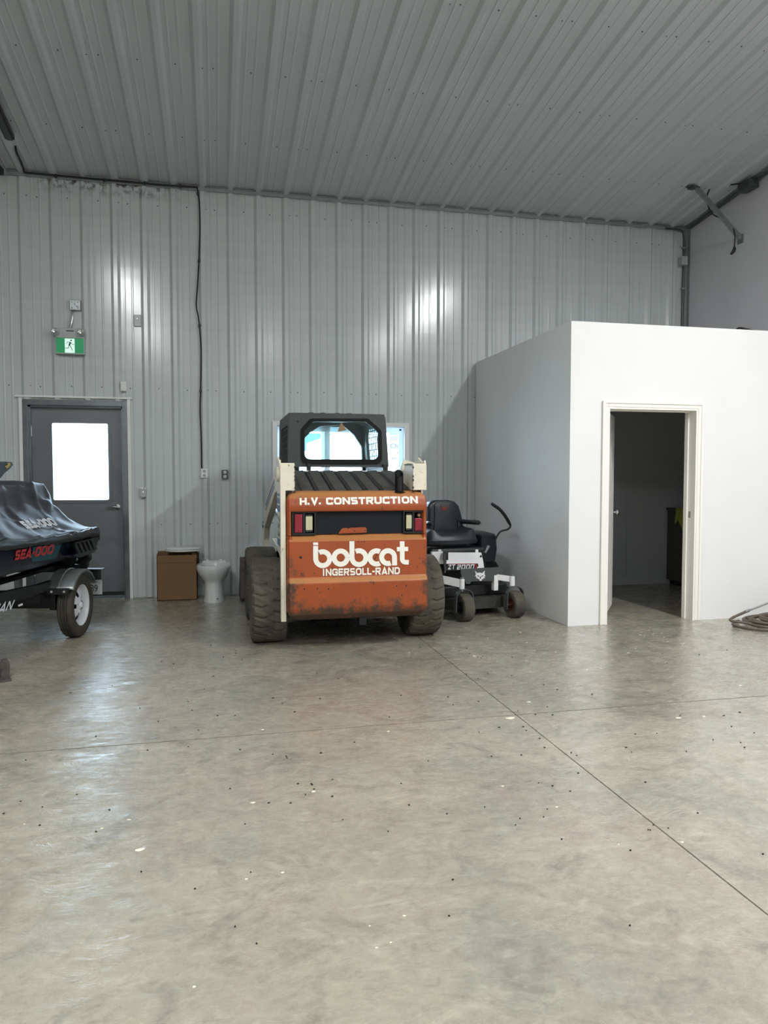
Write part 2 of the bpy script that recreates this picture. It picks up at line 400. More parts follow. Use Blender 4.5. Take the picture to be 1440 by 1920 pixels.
        if bevel:
            md = o.modifiers.new('bevel', 'BEVEL'); md.width = bevel; md.segments = 2; md.limit_method = 'ANGLE'; md.angle_limit = math.radians(40)
        return o

WM = {}
def empty(name, loc=(0, 0, 0), rz=0.0, label=None, cat=None, group=None):
    o = bpy.data.objects.new(name, None); col.objects.link(o); o.location = loc; o.rotation_euler = (0, 0, rz)
    o.empty_display_size = .1
    WM[o.name] = Matrix.Translation(loc) @ Matrix.Rotation(rz, 4, 'Z')
    if label: tag(o, label, cat, group)
    return o
def tag(o, label, cat, group=None):
    o['label'] = label
    if cat: o['category'] = cat
    if group: o['group'] = group
    return o
def struct(o): o['kind'] = 'structure'; return o

def fillet(poly, r, seg=5):
    out = []; n = len(poly)
    rr = r if isinstance(r, (list, tuple)) else [r] * n
    for i in range(n):
        p = Vector(poly[i]); a = Vector(poly[i - 1]) - p; b = Vector(poly[(i + 1) % n]) - p
        la, lb = a.length, b.length; a.normalize(); b.normalize()
        ang = a.angle(b); d = min(rr[i] / math.tan(ang / 2) if ang < 3.1 else 0, la * .48, lb * .48)
        if rr[i] <= 0 or d < 1e-5: out.append(tuple(p)); continue
        s0, s1 = p + a * d, p + b * d
        for k in range(seg + 1):
            t = k / seg; q = s0 * (1 - t) ** 2 + p * 2 * t * (1 - t) + s1 * t * t; out.append((q.x, q.y))
    return out

def rect(x0, x1, z0, z1): return [(x0, z0), (x1, z0), (x1, z1), (x0, z1)]

def text_tris(s, offset=0.0, shear=0.0, space=1.0):
    cu = bpy.data.curves.new('txt', 'FONT'); cu.body = s; cu.size = 1; cu.offset = offset; cu.shear = shear; cu.space_character = space
    cu.resolution_u = 3
    o = bpy.data.objects.new('txt', cu); col.objects.link(o)
    dg = bpy.context.evaluated_depsgraph_get(); me = bpy.data.meshes.new_from_object(o.evaluated_get(dg))
    vs = [(v.co.x, v.co.y) for v in me.vertices]; fs = [tuple(p.vertices) for p in me.polygons]
    bpy.data.objects.remove(o); bpy.data.meshes.remove(me); bpy.data.curves.remove(cu)
    x0 = min(v[0] for v in vs); x1 = max(v[0] for v in vs); y0 = min(v[1] for v in vs); y1 = max(v[1] for v in vs)
    return [((v[0] - x0) / (x1 - x0), (v[1] - y0) / (y1 - y0)) for v in vs], fs

def text_on(mb, s, P00, P10, P01, offset=0.0, shear=0.0, space=1.0, lift=None, fn=None):
    """letters fitted in the parallelogram P00 (bottom left), P10 (bottom right), P01 (top left)"""
    vs, fs = text_tris(s, offset, shear, space)
    P00, P10, P01 = Vector(P00), Vector(P10), Vector(P01)
    pts = [P00 + (P10 - P00) * u + (P01 - P00) * v for u, v in vs]
    if fn: pts = [fn(p) for p in pts]
    elif lift is not None: pts = [p + Vector(lift) for p in pts]
    return mb.add(pts, fs)

def stroke(mb, pts, wd, to3, closed=False):
    """flat ribbon along 2D points, mapped to 3D by to3(x, y)"""
    P = []
    for p in pts:
        if not P or (Vector(p) - P[-1]).length > .03 * wd: P.append(Vector(p))
    L = []; R = []
    n = len(P)
    for i in range(n):
        a = P[i - 1] if (i or closed) else None; b = P[(i + 1) % n] if (i < n - 1 or closed) else None
        ta = (P[i] - a).normalized() if a is not None else None; tb = (b - P[i]).normalized() if b is not None else None
        if ta is None: ta = tb
        if tb is None: tb = ta
        t = (ta + tb); t = t.normalized() if t.length > 1e-6 else ta
        k = 1 / max(.5, t.dot(ta)); nn = Vector((-t.y, t.x)) * (wd / 2 * k)
        L.append(P[i] + nn); R.append(P[i] - nn)
    rows = [[to3(*p) for p in L], [to3(*p) for p in R]]
    return mb.grid(rows, closed_u=closed, smooth=False)

BLOCK = {   # heavy block capitals: width, strokes as centre lines in a box of height 1 (w = stroke width)
 'H': (.95, lambda w, a, b: [[(a, 0), (a, 1)], [(b, 0), (b, 1)], [(a, .5), (b, .5)]]),
 'V': (.95, lambda w, a, b: [[(a - .02, 1), ((a + b) / 2, .06), (b + .02, 1)]]),
 '.': (.36, lambda w, a, b: [[(a, 0), (a, w)]]),
 'C': (.90, lambda w, a, b: [[(b + .05, 1 - w / 2), (a + .18, 1 - w / 2), (a, .80), (a, .20), (a + .18, w / 2), (b + .05, w / 2)], [(b, .66), (b, .98)], [(b, .02), (b, .34)]]),
 'O': (.98, lambda w, a, b: [[(a, .24), (a, .76), (a + .2, 1 - w / 2), (b - .2, 1 - w / 2), (b, .76), (b, .24), (b - .2, w / 2), (a + .2, w / 2), (a, .24)]]),
 'D': (.92, lambda w, a, b: [[(a, 0), (a, 1)], [(a, 1 - w / 2), (b - .2, 1 - w / 2), (b, .74), (b, .26), (b - .2, w / 2), (a, w / 2)]]),
 'N': (.98, lambda w, a, b: [[(a, 0), (a, 1)], [(b, 0), (b, 1)], [(a, .97), (b, .03)]]),
 'S': (.86, lambda w, a, b: [[(b + .06, 1 - w / 2), (a + .08, 1 - w / 2), (a, .86), (a, .64), (a + .08, .5), (b - .08, .5), (b, .38), (b, .16), (b - .08, w / 2), (a - .06, w / 2)]]),
 'T': (.86, lambda w, a, b: [[(a - w / 2, 1 - w / 2), (b + w / 2, 1 - w / 2)], [((a + b) / 2, 0), ((a + b) / 2, 1)]]),
 'R': (.94, lambda w, a, b: [[(a, 0), (a, 1)], [(a, 1 - w / 2), (b - .12, 1 - w / 2), (b - .02, .86), (b - .02, .62), (b - .12, .46), (a, .46)], [((a + b) / 2 - .02, .46), (b + .02, 0)]]),
 'U': (.94, lambda w, a, b: [[(a, 1), (a, .24), (a + .18, w / 2), (b - .18, w / 2), (b, .24), (b, 1)]]),
 'I': (.36, lambda w, a, b: [[(a, 0), (a, 1)]]),
 'G': (.96, lambda w, a, b: [[(b, .68), (b, .82), (b - .16, 1 - w / 2), (a + .18, 1 - w / 2), (a, .76), (a, .24), (a + .18, w / 2), (b, w / 2), (b, .48), ((a + b) / 2, .48)]]),
 'E': (.80, lambda w, a, b: [[(a, 0), (a, 1)], [(a, 1 - w / 2), (b + w / 2, 1 - w / 2)], [(a, .5), (b + w / 4, .5)], [(a, w / 2), (b + w / 2, w / 2)]]),
 'L': (.74, lambda w, a, b: [[(a, 1), (a, 0)], [(a, w / 2), (b + w / 2, w / 2)]]),
 'A': (.98, lambda w, a, b: [[(a - .03, 0), ((a + b) / 2, .94), (b + .03, 0)], [(a + .12, .26), (b - .12, .26)]]),
 '-': (.42, lambda w, a, b: [[(a - w / 2, .46), (b + w / 2, .46)]]),
 'Z': (.84, lambda w, a, b: [[(a - w / 2, 1 - w / 2), (b, 1 - w / 2), (a, w / 2), (b + w / 2, w / 2)]]),
 '2': (.84, lambda w, a, b: [[(a - w / 2, 1 - w / 2), (b, 1 - w / 2), (b, .5), (a, .5), (a, w / 2), (b + w / 2, w / 2)]]),
 '0': (.86, lambda w, a, b: [[(a, w / 2), (a, 1 - w / 2), (b, 1 - w / 2), (b, w / 2), (a - w / 2, w / 2)]]),
}
def block_on(mb, s, to3, w=.27, gap=.07, shear=0.):
    """to3(u, v) maps the unit box of the whole word"""
    tot = sum(BLOCK[c][0] for c in s) + gap * (len(s) - 1); x = 0
    hs = shear; tot += hs
    for i, c in enumerate(s):
        wd, fn = BLOCK[c]; a, b = w / 2, wd - w / 2
        for j, pl in enumerate(fn(w, a, b)):
            q = []
            for (p0, p1) in zip(pl, pl[1:]):
                q += [(p0[0] + (p1[0] - p0[0]) * k / 4, p0[1] + (p1[1] - p0[1]) * k / 4) for k in range(4)]
            q.append(pl[-1])
            ww = w * .85 if c == 'N' and j == 2 else w
            stroke(mb, q, ww, lambda u, v, x=x, j=j: to3((x + u + hs * v) / tot, v, j * .00035))
        x += wd + gap
    return mb

def arc(cx, cy, r, a0, a1, n=28): return [(cx + r * math.cos(math.radians(a0 + (a1 - a0) * k / n)), cy + r * math.sin(math.radians(a0 + (a1 - a0) * k / n))) for k in range(n + 1)]

def smoothline(pts, n=8):      # Catmull-Rom through 3D points
    P = [Vector(p) for p in pts]; P = [P[0] * 2 - P[1]] + P + [P[-1] * 2 - P[-2]]; out = []
    for i in range(1, len(P) - 2):
        for k in range(n):
            t = k / n; a, b, c, d = P[i - 1:i + 3]
            out.append(.5 * ((2 * b) + (c - a) * t + (2 * a - 5 * b + 4 * c - d) * t * t + (3 * b - a - 3 * c + d) * t ** 3))
    out.append(P[-2]); return out

# ------------------------------------------------------------------ the building
WY, EAVE, SL = 8.62, 4.576, 0.125          # back wall, eave height, slope of the ceiling
XL, XR, YF = -7.0, 5.985, -6.0             # left wall, right wall, wall behind the camera
def zc(y): return EAVE + SL * (WY - y)

# floor: four slabs parted by two saw cuts
fl = struct(MB().box(XL, XR + .2, YF, 9.2, -.30, -.012).build('floor', 'joint'))
JX, JY = 1.656, 3.885
for (x0, x1, y0, y1) in ((XL, JX - .0035, YF, JY - .0055), (JX + .0035, XR + .2, YF, JY - .0055), (XL, JX - .0035, JY + .0055, 9.2), (JX + .0035, XR + .2, JY + .0055, 9.2)):
    MB().box(x0, x1, y0, y1, -.012, 0).build('slab', 'floor', fl)

PITCH_R = .3085; X0R = -1.989
PROF = [(0, 0), (.030, .027), (.070, .027), (.098, 0), (.130, 0), (.133, .005), (.143, .005), (.150, 0), (.208, 0), (.215, .005), (.225, .005), (.232, 0)]
def panel_profile():
    p = []
    for k in range(3): p += [(k * PITCH_R + a - .030, d) for a, d in PROF]
    p.append((3 * PITCH_R - .030, 0)); return p
PP = panel_profile(); PW = 3 * PITCH_R
# back wall
openings = [(-2.012, -.948, 0.0, 2.185), (.640, 2.262, 1.0, 1.995)]
wb = struct(MB().box(XL, XR + .2, WY + .14, WY + .16, -.3, .0).build('wall_back', 'joint'))
def wall_panel(x0):
    pr = [(x0 + a, d) for a, d in PP]
    xs = sorted(set([x for x, _ in pr] + [o[i] for o in openings for i in (0, 1) if pr[0][0] < o[i] < pr[-1][0]]))
    xs = [x for x in xs if x <= XR]
    def dep(x):
        for i in range(len(pr) - 1):
            if pr[i][0] - 1e-9 <= x <= pr[i + 1][0] + 1e-9:
                t = (x - pr[i][0]) / (pr[i + 1][0] - pr[i][0]); return pr[i][1] * (1 - t) + pr[i + 1][1] * t
        return 0
    mb = MB()
    for a, b in zip(xs, xs[1:]):
        m = (a + b) / 2; zs = [(0.008, EAVE)]
        for o in openings:
            if o[0] < m < o[1]: zs = [z for z in ((0.008, o[2]), (o[3], EAVE)) if z[1] - z[0] > .01]
        for z0, z1 in zs:
            mb.add([(a, WY - dep(a), z0), (b, WY - dep(b), z0), (b, WY - dep(b), z1), (a, WY - dep(a), z1)], [(0, 1, 2, 3)])
    o = mb.build('panel', 'panel', wb)
    sd = o.modifiers.new('thickness', 'SOLIDIFY'); sd.thickness = .0012; sd.offset = 0
for k in range(-6, 9):
    x0 = X0R + k * PW
    if x0 < XR: wall_panel(x0)
# solid core of the wall behind the sheets, with the same openings
core = MB()
xs = [XL, openings[0][0], openings[0][1], openings[1][0], openings[1][1], XR + .2]
for i, (a, b) in enumerate(zip(xs, xs[1:])):
    if i in (1, 3):
        o = openings[(i - 1) // 2]
        if o[2] > 0: core.box(a, b, WY + .006, WY + .15, 0, o[2])
        core.box(a, b, WY + .006, WY + .15, o[3], 4.9)
    else: core.box(a, b, WY + .006, WY + .15, 0, 4.9)
core.build('wall_core', 'panel', wb)
# screws of the back wall
sc = MB()
def screw(mb, p, n, r=.0075):
    p = Vector(p); n = Vector(n).normalized(); u = n.orthogonal().normalized(); v = n.cross(u)
    rings = []
    for rr, h in ((r, 0), (r, .003), (r * .55, .006)):
        rings.append([p + n * h + (u * math.cos(k * PI / 3) + v * math.sin(k * PI / 3)) * rr for k in range(6)])
    mb.grid(rings, closed_u=True, smooth=False); mb.add(rings[-1], [tuple(range(6))])
def in_open(x, z): return any(o[0] - .05 < x < o[1] + .05 and o[2] - .05 < z < o[3] + .05 for o in openings)
for zrow in (.82, 2.33, 4.33):
    for k in range(-17, 26):
        x = X0R + k * PITCH_R + .155 + random.uniform(-.012, .012)
        if XL < x < XR - .05 and not in_open(x, zrow): screw(sc, (x, WY, zrow + random.uniform(-.008, .008)), (0, -1, 0))
        if k % 3 == 0:
            x = X0R + k * PITCH_R + .062
            if XL < x < XR - .05 and not in_open(x, zrow): screw(sc, (x, WY - .008, zrow), (0, -1, 0), .006)
s_ = sc.build('screw', 'screw', wb); s_['kind'] = 'stuff'
# ceiling sheets
LEN = WY - YF
def ceil_pt(x, y, d): return (x, y, zc(y) - d)
ce = struct(MB().add([(XL, YF, zc(YF) + .08), (XR + .2, YF, zc(YF) + .08), (XR + .2, WY + .2, zc(WY + .2) + .08), (XL, WY + .2, zc(WY + .2) + .08)], [(0, 1, 2, 3)]).build('ceiling', 'ceil'))
for k in range(-6, 9):
    x0 = X0R + k * PW
    if x0 > XR: continue
    rows = [[ceil_pt(min(x0 + a, XR + .01), y, d) for a, d in PP] for y in (YF, WY + .01)]
    o = MB().grid(rows, smooth=False).build('panel', 'ceil', ce)
    sd = o.modifiers.new('thickness', 'SOLIDIFY'); sd.thickness = .0012; sd.offset = 0
sc = MB()
for yrow in (7.69, 6.62, 5.55, 4.48, 3.41):
    for k in range(-17, 26):
        x = X0R + k * PITCH_R + .155 + random.uniform(-.01, .01)
        if XL < x < XR - .05: screw(sc, ceil_pt(x, yrow, 0), (0, -SL, -1))
        if k % 3 == 0 and XL < x < XR: screw(sc, ceil_pt(X0R + k * PITCH_R + .062, yrow, .008), (0, -SL, -1), .006)
s_ = sc.build('screw', 'screw', ce); s_['kind'] = 'stuff'
# other walls
wr = struct(MB().add([(XR, YF, 0), (XR, WY + .1, 0), (XR, WY + .1, zc(WY)), (XR, YF, zc(YF)), (XR + .2, YF, 0), (XR + .2, WY + .1, 0), (XR + .2, WY + .1, zc(WY)), (XR + .2, YF, zc(YF))],
     [(0, 1, 2, 3), (7, 6, 5, 4), (0, 4, 5, 1), (3, 2, 6, 7), (0, 3, 7, 4), (1, 5, 6, 2)]).build('wall_right', 'grey_wall'))
wl = struct(MB().add([(XL, YF, 0), (XL, WY + .1, 0), (XL, WY + .1, zc(WY)), (XL, YF, zc(YF)), (XL - .2, YF, 0), (XL - .2, WY + .1, 0), (XL - .2, WY + .1, zc(WY)), (XL - .2, YF, zc(YF))],
     [(0, 1, 2, 3), (7, 6, 5, 4), (0, 4, 5, 1), (3, 2, 6, 7), (0, 3, 7, 4), (1, 5, 6, 2)]).build('wall_left', 'panel'))
wf = struct(MB().box(XL - .2, XR + .2, YF - .2, YF, 0, zc(YF) + .2).build('wall_front', 'panel'))
# angle trims at eave, rake and corner
t1 = MB(); t1.box(XL, XR, WY - .052, WY - .022, EAVE - .018, EAVE - .012)
t1.box(XL, XR, WY - .034, WY - .022, EAVE - .055, EAVE - .012); struct(t1.build('trim_1', 'trim'))
t2 = MB(); p0, p1 = Vector((XR - .004, YF, zc(YF) - .006)), Vector((XR - .004, WY - .03, zc(WY) - .006))
for (dx, dz, tx, tz) in ((0, -.05, .006, .05), (-.05, -.026, .05, .006)):
    t2.add([p0 + Vector((dx, 0, dz)), p0 + Vector((dx - tx if dx == 0 else dx + tx, 0, dz)), p0 + Vector((dx - tx if dx == 0 else dx + tx, 0, dz + tz)), p0 + Vector((dx, 0, dz + tz)),
            p1 + Vector((dx, 0, dz)), p1 + Vector((dx - tx if dx == 0 else dx + tx, 0, dz)), p1 + Vector((dx - tx if dx == 0 else dx + tx, 0, dz + tz)), p1 + Vector((dx, 0, dz + tz))],
           [(0, 1, 2, 3), (7, 6, 5, 4), (0, 4, 5, 1), (1, 5, 6, 2), (2, 6, 7, 3), (3, 7, 4, 0)])
struct(t2.build('trim_2', 'trim'))
t3 = MB(); t3.box(XR - .045, XR - .001, WY - .030, WY - .024, 2.0, EAVE - .06); t3.box(XR - .008, XR - .001, WY - .075, WY - .030, 2.0, EAVE - .06)
struct(t3.build('trim_3', 'trim'))

# ---------------- exterior steel door
dx0, dx1, dz1 = -2.012, -.948, 2.185
d1 = struct(empty('door_1', ((dx0 + dx1) / 2, WY, 0)))
f = MB()                                   # frame: face, stop and reveal
f.box(dx0, dx0 + .052, WY - .030, WY + .13, 0, dz1 - .0, .003)
f.box(dx1 - .052, dx1, WY - .030, WY + .13, 0, dz1 - .0, .003)
f.box(dx0 + .052, dx1 - .052, WY - .030, WY + .13, dz1 - .060, dz1, .003)
f.box(dx0 + .052, dx0 + .068, WY + .035, WY + .13, 0, dz1 - .060)
f.box(dx1 - .068, dx1 - .052, WY + .035, WY + .13, 0, dz1 - .060)
f.box(dx0 + .052, dx1 - .052, WY + .035, WY + .13, dz1 - .078, dz1 - .060)
fo = f.build('door_frame', 'steel_frame', d1)
lx0, lx1, lz1 = dx0 + .068, dx1 - .060, dz1 - .068
gx0, gx1, gz0, gz1 = -1.742, -1.160, 1.095, 1.945
lf = MB().ring(rect(lx0, lx1, .02, lz1), rect(gx0, gx1, gz0, gz1), WY + .075, WY + .12, 'y', 24)
leaf = lf.build('leaf', 'steel_door', d1)
fr = MB().ring(fillet(rect(gx0 - .03, gx1 + .03, gz0 - .03, gz1 + .03), .02), fillet(rect(gx0 + .004, gx1 - .004, gz0 + .004, gz1 - .004), .02), WY + .066, WY + .128, 'y', 48)
fr.build('window_frame', 'steel_door', leaf)
MB().box(gx0, gx1, WY + .095, WY + .10, gz0, gz1).build('pane', 'glass', leaf)
lv = MB(); lc = atY(218, 950, WY + .07); lv.lathe([(0, -.022), (.028, -.02), (.032, -.012), (.033, 0)], 24, (lc.x + .015, WY + .075, lc.z), 'y')
lv.tube([(lc.x + .015, WY + .06, lc.z), (lc.x + .015, WY + .02, lc.z)], .010, 12)
lv.tube(smoothline([(lc.x + .018, WY + .022, lc.z), (lc.x - .03, WY + .018, lc.z + .002), (lc.x - .085, WY + .024, lc.z - .004), (lc.x - .10, WY + .034, lc.z - .006)], 5), [.011] * 6 + [.009] * 10, 10)
lv.build('door_handle', 'chrome', leaf)['label'] = 'chrome lever handle'
MB().box(dx0 + .05, dx1 - .05, WY - .02, WY + .13, 0, .018).build('threshold', 'galv', d1)
MB().box(lx0 + .01, lx1 - .01, WY + .07, WY + .076, .03, .07).build('door_sweep', 'black', leaf)
tr = MB(); tr.box(dx0 - .035, dx0 - .001, WY - .026, WY - .002, 0, dz1 + .02, .003); tr.box(dx1 + .001, dx1 + .035, WY - .026, WY - .002, 0, dz1 + .02, .003)
tr.box(dx0 - .07, dx1 + .06, WY - .034, WY - .002, dz1 + .02, dz1 + .042, .003)
struct(tr.build('trim_4', 'white_plastic'))
for (hz) in (.32, 1.05, 1.85): MB().tube([(dx0 + .066, WY + .066, hz - .055), (dx0 + .066, WY + .066, hz + .055)], .007, 8).build('hinge', 'chrome', d1)

# ---------------- back window with a meeting rail in the middle
wx0, wx1, wz0, wz1 = .640, 2.262, 1.0, 1.995
w1 = struct(empty('window_1', ((wx0 + wx1) / 2, WY, wz0)))
fw_ = MB().ring(rect(wx0, wx1, wz0, wz1), rect(wx0 + .055, wx1 - .055, wz0 + .05, wz1 - .05), WY - .026, WY + .02, 'y', 8)
fw_.build('window_frame', 'white_plastic', w1)
MB().ring(rect(wx0 + .001, wx1 - .001, wz0 + .001, wz1 - .001), rect(wx0 + .035, wx1 - .035, wz0 + .04, wz1 - .05), WY + .02, WY + .15, 'y', 8).build('jamb', 'vinyl', w1)
mxp = 1.27
for (a, b, yy) in ((wx0 + .035, mxp + .05, WY + .075), (mxp - .05, wx1 - .035, WY + .105)):
    sa = MB().ring(rect(a, b, wz0 + .04, wz1 - .05), rect(a + .06, b - .06, wz0 + .10, wz1 - .11), yy, yy + .03, 'y', 8).build('sash', 'vinyl', w1)
    MB().box(a + .05, b - .05, yy + .012, yy + .017, wz0 + .09, wz1 - .10).build('pane', 'glass', sa)
for px, py in ((729 + 22, 806), (729 + 29, 799)):
    p = atY(px, py, WY + .0); MB().box(p.x - .012, p.x + .012, p.y - .0, p.y + .02, p.z - .010, p.z + .010, .003).build('vent_stop', 'black', w1)

# ---------------- outside, seen through the glass
g = MB().box(-30, 24, -14, 45, -.5, -.35).build('ground', mat('gravel_yard', 'c9c7c2', rough=.9, var=.1)); struct(g)
def building(name, x0, x1, y0, y1, h, m, rm, label, ribs=True):
    r = empty(name, ((x0 + x1) / 2, y0, -.35), 0, label, 'building')
    b = MB(); b.box(x0, x1, y0, y1, -.35, h)
    if ribs:
        k = x0
        while k < x1: b.box(k, k + .04, y0 - .02, y0, -.35, h); k += .3
    b.build('wall', m, r)
    MB().box(x0 - .15, x1 + .15, y0 - .25, y1, h, h + .18).build('roof', rm, r); return r
M['siding_white'] = mat('white_siding', 'dedede', rough=.7); M['siding_blue'] = mat('blue_siding', '2c4856', rough=.6)
building('steel_shed', -6.5, -.2, 13.0, 17.0, 3.4, 'siding_white', 'siding_white', 'white ribbed steel building seen through the glass of the grey door')
bs_ = building('blue_shop', 1.5, 4.9, 22.0, 26.0, 2.12, 'siding_white', 'siding_blue', 'low building with a blue roof band far outside the window behind the loader')
MB().box(1.35, 5.05, 21.7, 22.0, 2.12, 2.62).build('roof_band', 'siding_blue', bs_)
building('white_trailer', 2.42, 6.2, 15.0, 19.0, 2.02, 'siding_white', 'siding_white', 'white box-shaped building outside the right half of the window', False)
sb = empty('yard_sign', (3.4, 12.0, -.35), 0, 'white sign board with blue letters seen beside the cab through the window', 'sign')
M['sign_blue'] = mat('sign_blue', '2a3149', rough=.6); M['sign_orange'] = mat('sign_orange', '574a43', rough=.6); M['sign_teal'] = mat('sign_teal', '3f5353', rough=.6)
sbp = MB().box(2.62, 3.35, 12.0, 12.03, .9, 2.25).build('board', 'white_paint', sb)
lt = MB(); a = atY(731, 841, 11.99); b_ = atY(756, 841, 11.99); c_ = atY(731, 831.5, 11.99)
text_on(lt, 'OK', a, b_, c_, offset=.03); lt.build('lettering', 'sign_blue', sb)
lt = MB(); a = atY(731, 851.5, 11.99); b_ = atY(755, 851, 11.99); c_ = atY(731, 847, 11.99)
text_on(lt, 'HOME', a, b_, c_, offset=.02)
for (x0, x1, yy) in ((730, 737, 814), (741, 750, 813)): pass
lt.build('lettering', 'sign_blue', sb)
lt = MB(); p, q = atY(731, 827, 11.992), atY(748, 817, 11.992); lt.box(p.x, q.x, 11.990, 11.994, p.z, q.z); lt.build('orange_print', 'sign_orange', sb); lt = MB()
p, q = atY(734, 862, 11.992), atY(744, 857, 11.992); lt.box(p.x, q.x, 11.990, 11.994, p.z, q.z); lt.build('orange_print', 'sign_orange', sb)
lt = MB(); p, q = atY(730, 815, 11.992), atY(750, 811, 11.992); lt.box(p.x, q.x, 11.990, 11.994, p.z, q.z); lt.build('teal_print', 'sign_teal', sb)
for px_ in (2.7, 3.2): MB().box(px_, px_ + .06, 12.03, 12.09, -.35, 2.0).build('post', 'wood', sb)

# ---------------- the white partitioned room
BX, BY, BT, TH = 3.10, 6.115, 2.742, .15
ox0, ox1, oz = 3.468, 4.392, 1.988          # door opening
fw2 = MB()
wlp = struct(MB().box(BX, BX + TH, BY + TH, WY - .024, 0, BT).build('wall_inner_left', 'white_wall'))
wfr = MB(); wfr.box(BX, ox0, BY, BY + TH, 0, BT); wfr.box(ox1, XR - .002, BY, BY + TH, 0, BT); wfr.box(ox0, ox1, BY, BY + TH, oz, BT)
struct(wfr.build('wall_inner_front', 'white_wall'))
struct(MB().box(BX + TH, XR - .002, BY + TH, WY - .03, BT - .16, BT - .03).build('ceiling_inner', 'white_wall'))
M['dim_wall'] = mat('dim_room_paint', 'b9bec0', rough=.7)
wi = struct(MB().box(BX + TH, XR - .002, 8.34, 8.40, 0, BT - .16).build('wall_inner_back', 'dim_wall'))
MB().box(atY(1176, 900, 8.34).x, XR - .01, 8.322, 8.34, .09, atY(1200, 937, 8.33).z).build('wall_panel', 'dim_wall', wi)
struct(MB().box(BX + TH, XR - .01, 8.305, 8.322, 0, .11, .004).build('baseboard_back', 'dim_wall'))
# casing
cs = MB()
def casing(mb, x0, x1, z0, z1):
    mb.box(x0, x1, BY - .018, BY - .0005, z0, z1, .004)
cs.box(ox0 - .055, ox0, BY - .016, BY - .0005, 0, oz + .055, .004); cs.box(ox0 - .057, ox0 - .032, BY - .024, BY - .016, 0, oz + .058, .004)
cs.box(ox1, ox1 + .055, BY - .016, BY - .0005, 0, oz + .055, .004); cs.box(ox1 + .032, ox1 + .057, BY - .024, BY - .016, 0, oz + .058, .004)
cs.box(ox0, ox1, BY - .016, BY - .0005, oz, oz + .055, .004); cs.box(ox0 - .032, ox1 + .032, BY - .024, BY - .016, oz + .032, oz + .058, .004)
struct(cs.build('trim_5', 'white_trim'))
d2 = struct(empty('door_2', (ox0, BY + .1, 0)))
jb = MB(); jb.box(ox0 + .0005, ox0 + .018, BY - .012, BY + TH + .012, 0, oz - .018); jb.box(ox1 - .018, ox1 - .0005, BY - .012, BY + TH + .012, 0, oz - .018)
jb.box(ox0 + .0005, ox1 - .0005, BY - .012, BY + TH + .012, oz - .018, oz - .0005)
jb.box(ox1 - .030, ox1 - .018, BY + .095, BY + .13, 0, oz - .03); jb.box(ox0 + .018, ox0 + .030, BY + .06, BY + .095, 0, oz - .03); jb.box(ox0 + .018, ox1 - .018, BY + .06, BY + .095, oz - .030, oz - .018)
jb.build('door_frame', 'white_trim', d2)
phi = math.radians(35.0); L2 = .76
hx, hy = ox0 + .022, BY + .115
ux, uy = math.sin(phi), math.cos(phi)
lfm = MB().obox((hx + ux * L2 / 2 + uy * .018, hy + uy * L2 / 2 - ux * .018, .03 + (oz - .06) / 2 + .01), (L2, .036, oz - .075), (0, 0, PI / 2 - phi), .003)
leaf2 = lfm.build('leaf', 'white_trim', d2)
kx, ky, kz = hx + ux * (L2 - .06), hy + uy * (L2 - .06), atY(1150, 960, 6.8).z
nx, ny = uy, -ux                            # normal of the leaf on the doorway side
kb = MB(); rows = []
for sgn in (1, -1):
    bx, by = (kx + nx * .037, ky + ny * .037) if sgn > 0 else (kx, ky)
    pts = [(bx + nx * sgn * t, by + ny * sgn * t, kz) for t in (0, .006, .012, .03, .036, .05, .06, .066)]
    kb.tube(pts, [.028, .028, .011, .011, .022, .028, .022, .008], 16)
kb.build('door_knob', 'chrome', leaf2)
lt_ = MB(); lt_.obox((hx + ux * L2 + uy * .018, hy + uy * L2 - ux * .018, kz), (.002, .022, .055), (0, 0, PI / 2 - phi)); lt_.build('latch_plate', 'brushed', leaf2)
sk = MB().box(ox1 - .0195, ox1 - .018, BY + .05, BY + .08, kz - .03, kz + .03).build('strike_plate', 'brushed', d2)
for hz in (.25, 1.0, 1.75): MB().tube([(ox0 + .022, BY + .108, hz - .045), (ox0 + .022, BY + .108, hz + .045)], .006, 8).build('hinge', 'brushed', d2)
# cabinet with cloth inside the dark room
cx0 = atY(1255, 1000, 8.25).x
cb = empty('storage_cabinet', (cx0 + .3, 8.0, 0), 0, 'dark floor cabinet inside the unlit room behind the doorway', 'cabinet')
MB().box(cx0, cx0 + .42, 7.86, 8.30, .06, .94, .006).build('body', 'cabinet', cb)
MB().box(cx0 - .02, cx0 + .44, 7.84, 8.30, .94, .965, .004).build('top', 'cabinet', cb)
MB().box(cx0 + .02, cx0 + .20, 7.845, 7.86, .10, .90, .004).build('door', 'cabinet', cb)
MB().box(cx0 + .22, cx0 + .40, 7.845, 7.86, .10, .90, .004).build('door', 'cabinet', cb)
MB().box(cx0 + .02, cx0 + .40, 7.88, 8.25, .0, .06).build('plinth', 'black', cb)
tw = MB(); rows = []; yc_ = 7.97
for i in range(15):
    u = i / 14; row = []
    for j in range(15):
        v = j / 14; y = yc_ - .09 + u * .20
        if v < .3: p = (cx0 + .12 - v / .3 * .145, y, .969 + .004)
        else:
            d = (v - .3) / .7 * (.22 + .07 * math.sin(u * 5 + 1)); p = (cx0 - .028 - .006 * (1 + math.sin(u * 14)), y + .01 * math.sin(v * 9), .966 - d)
        row.append(p)
    rows.append(row)
tw.grid(rows); two = tw.build('cloth', 'towel'); tag(two, 'yellow-green cloth hanging over the edge of the cabinet in the dark room', 'cloth')
sd = two.modifiers.new('thickness', 'SOLIDIFY'); sd.thickness = .004

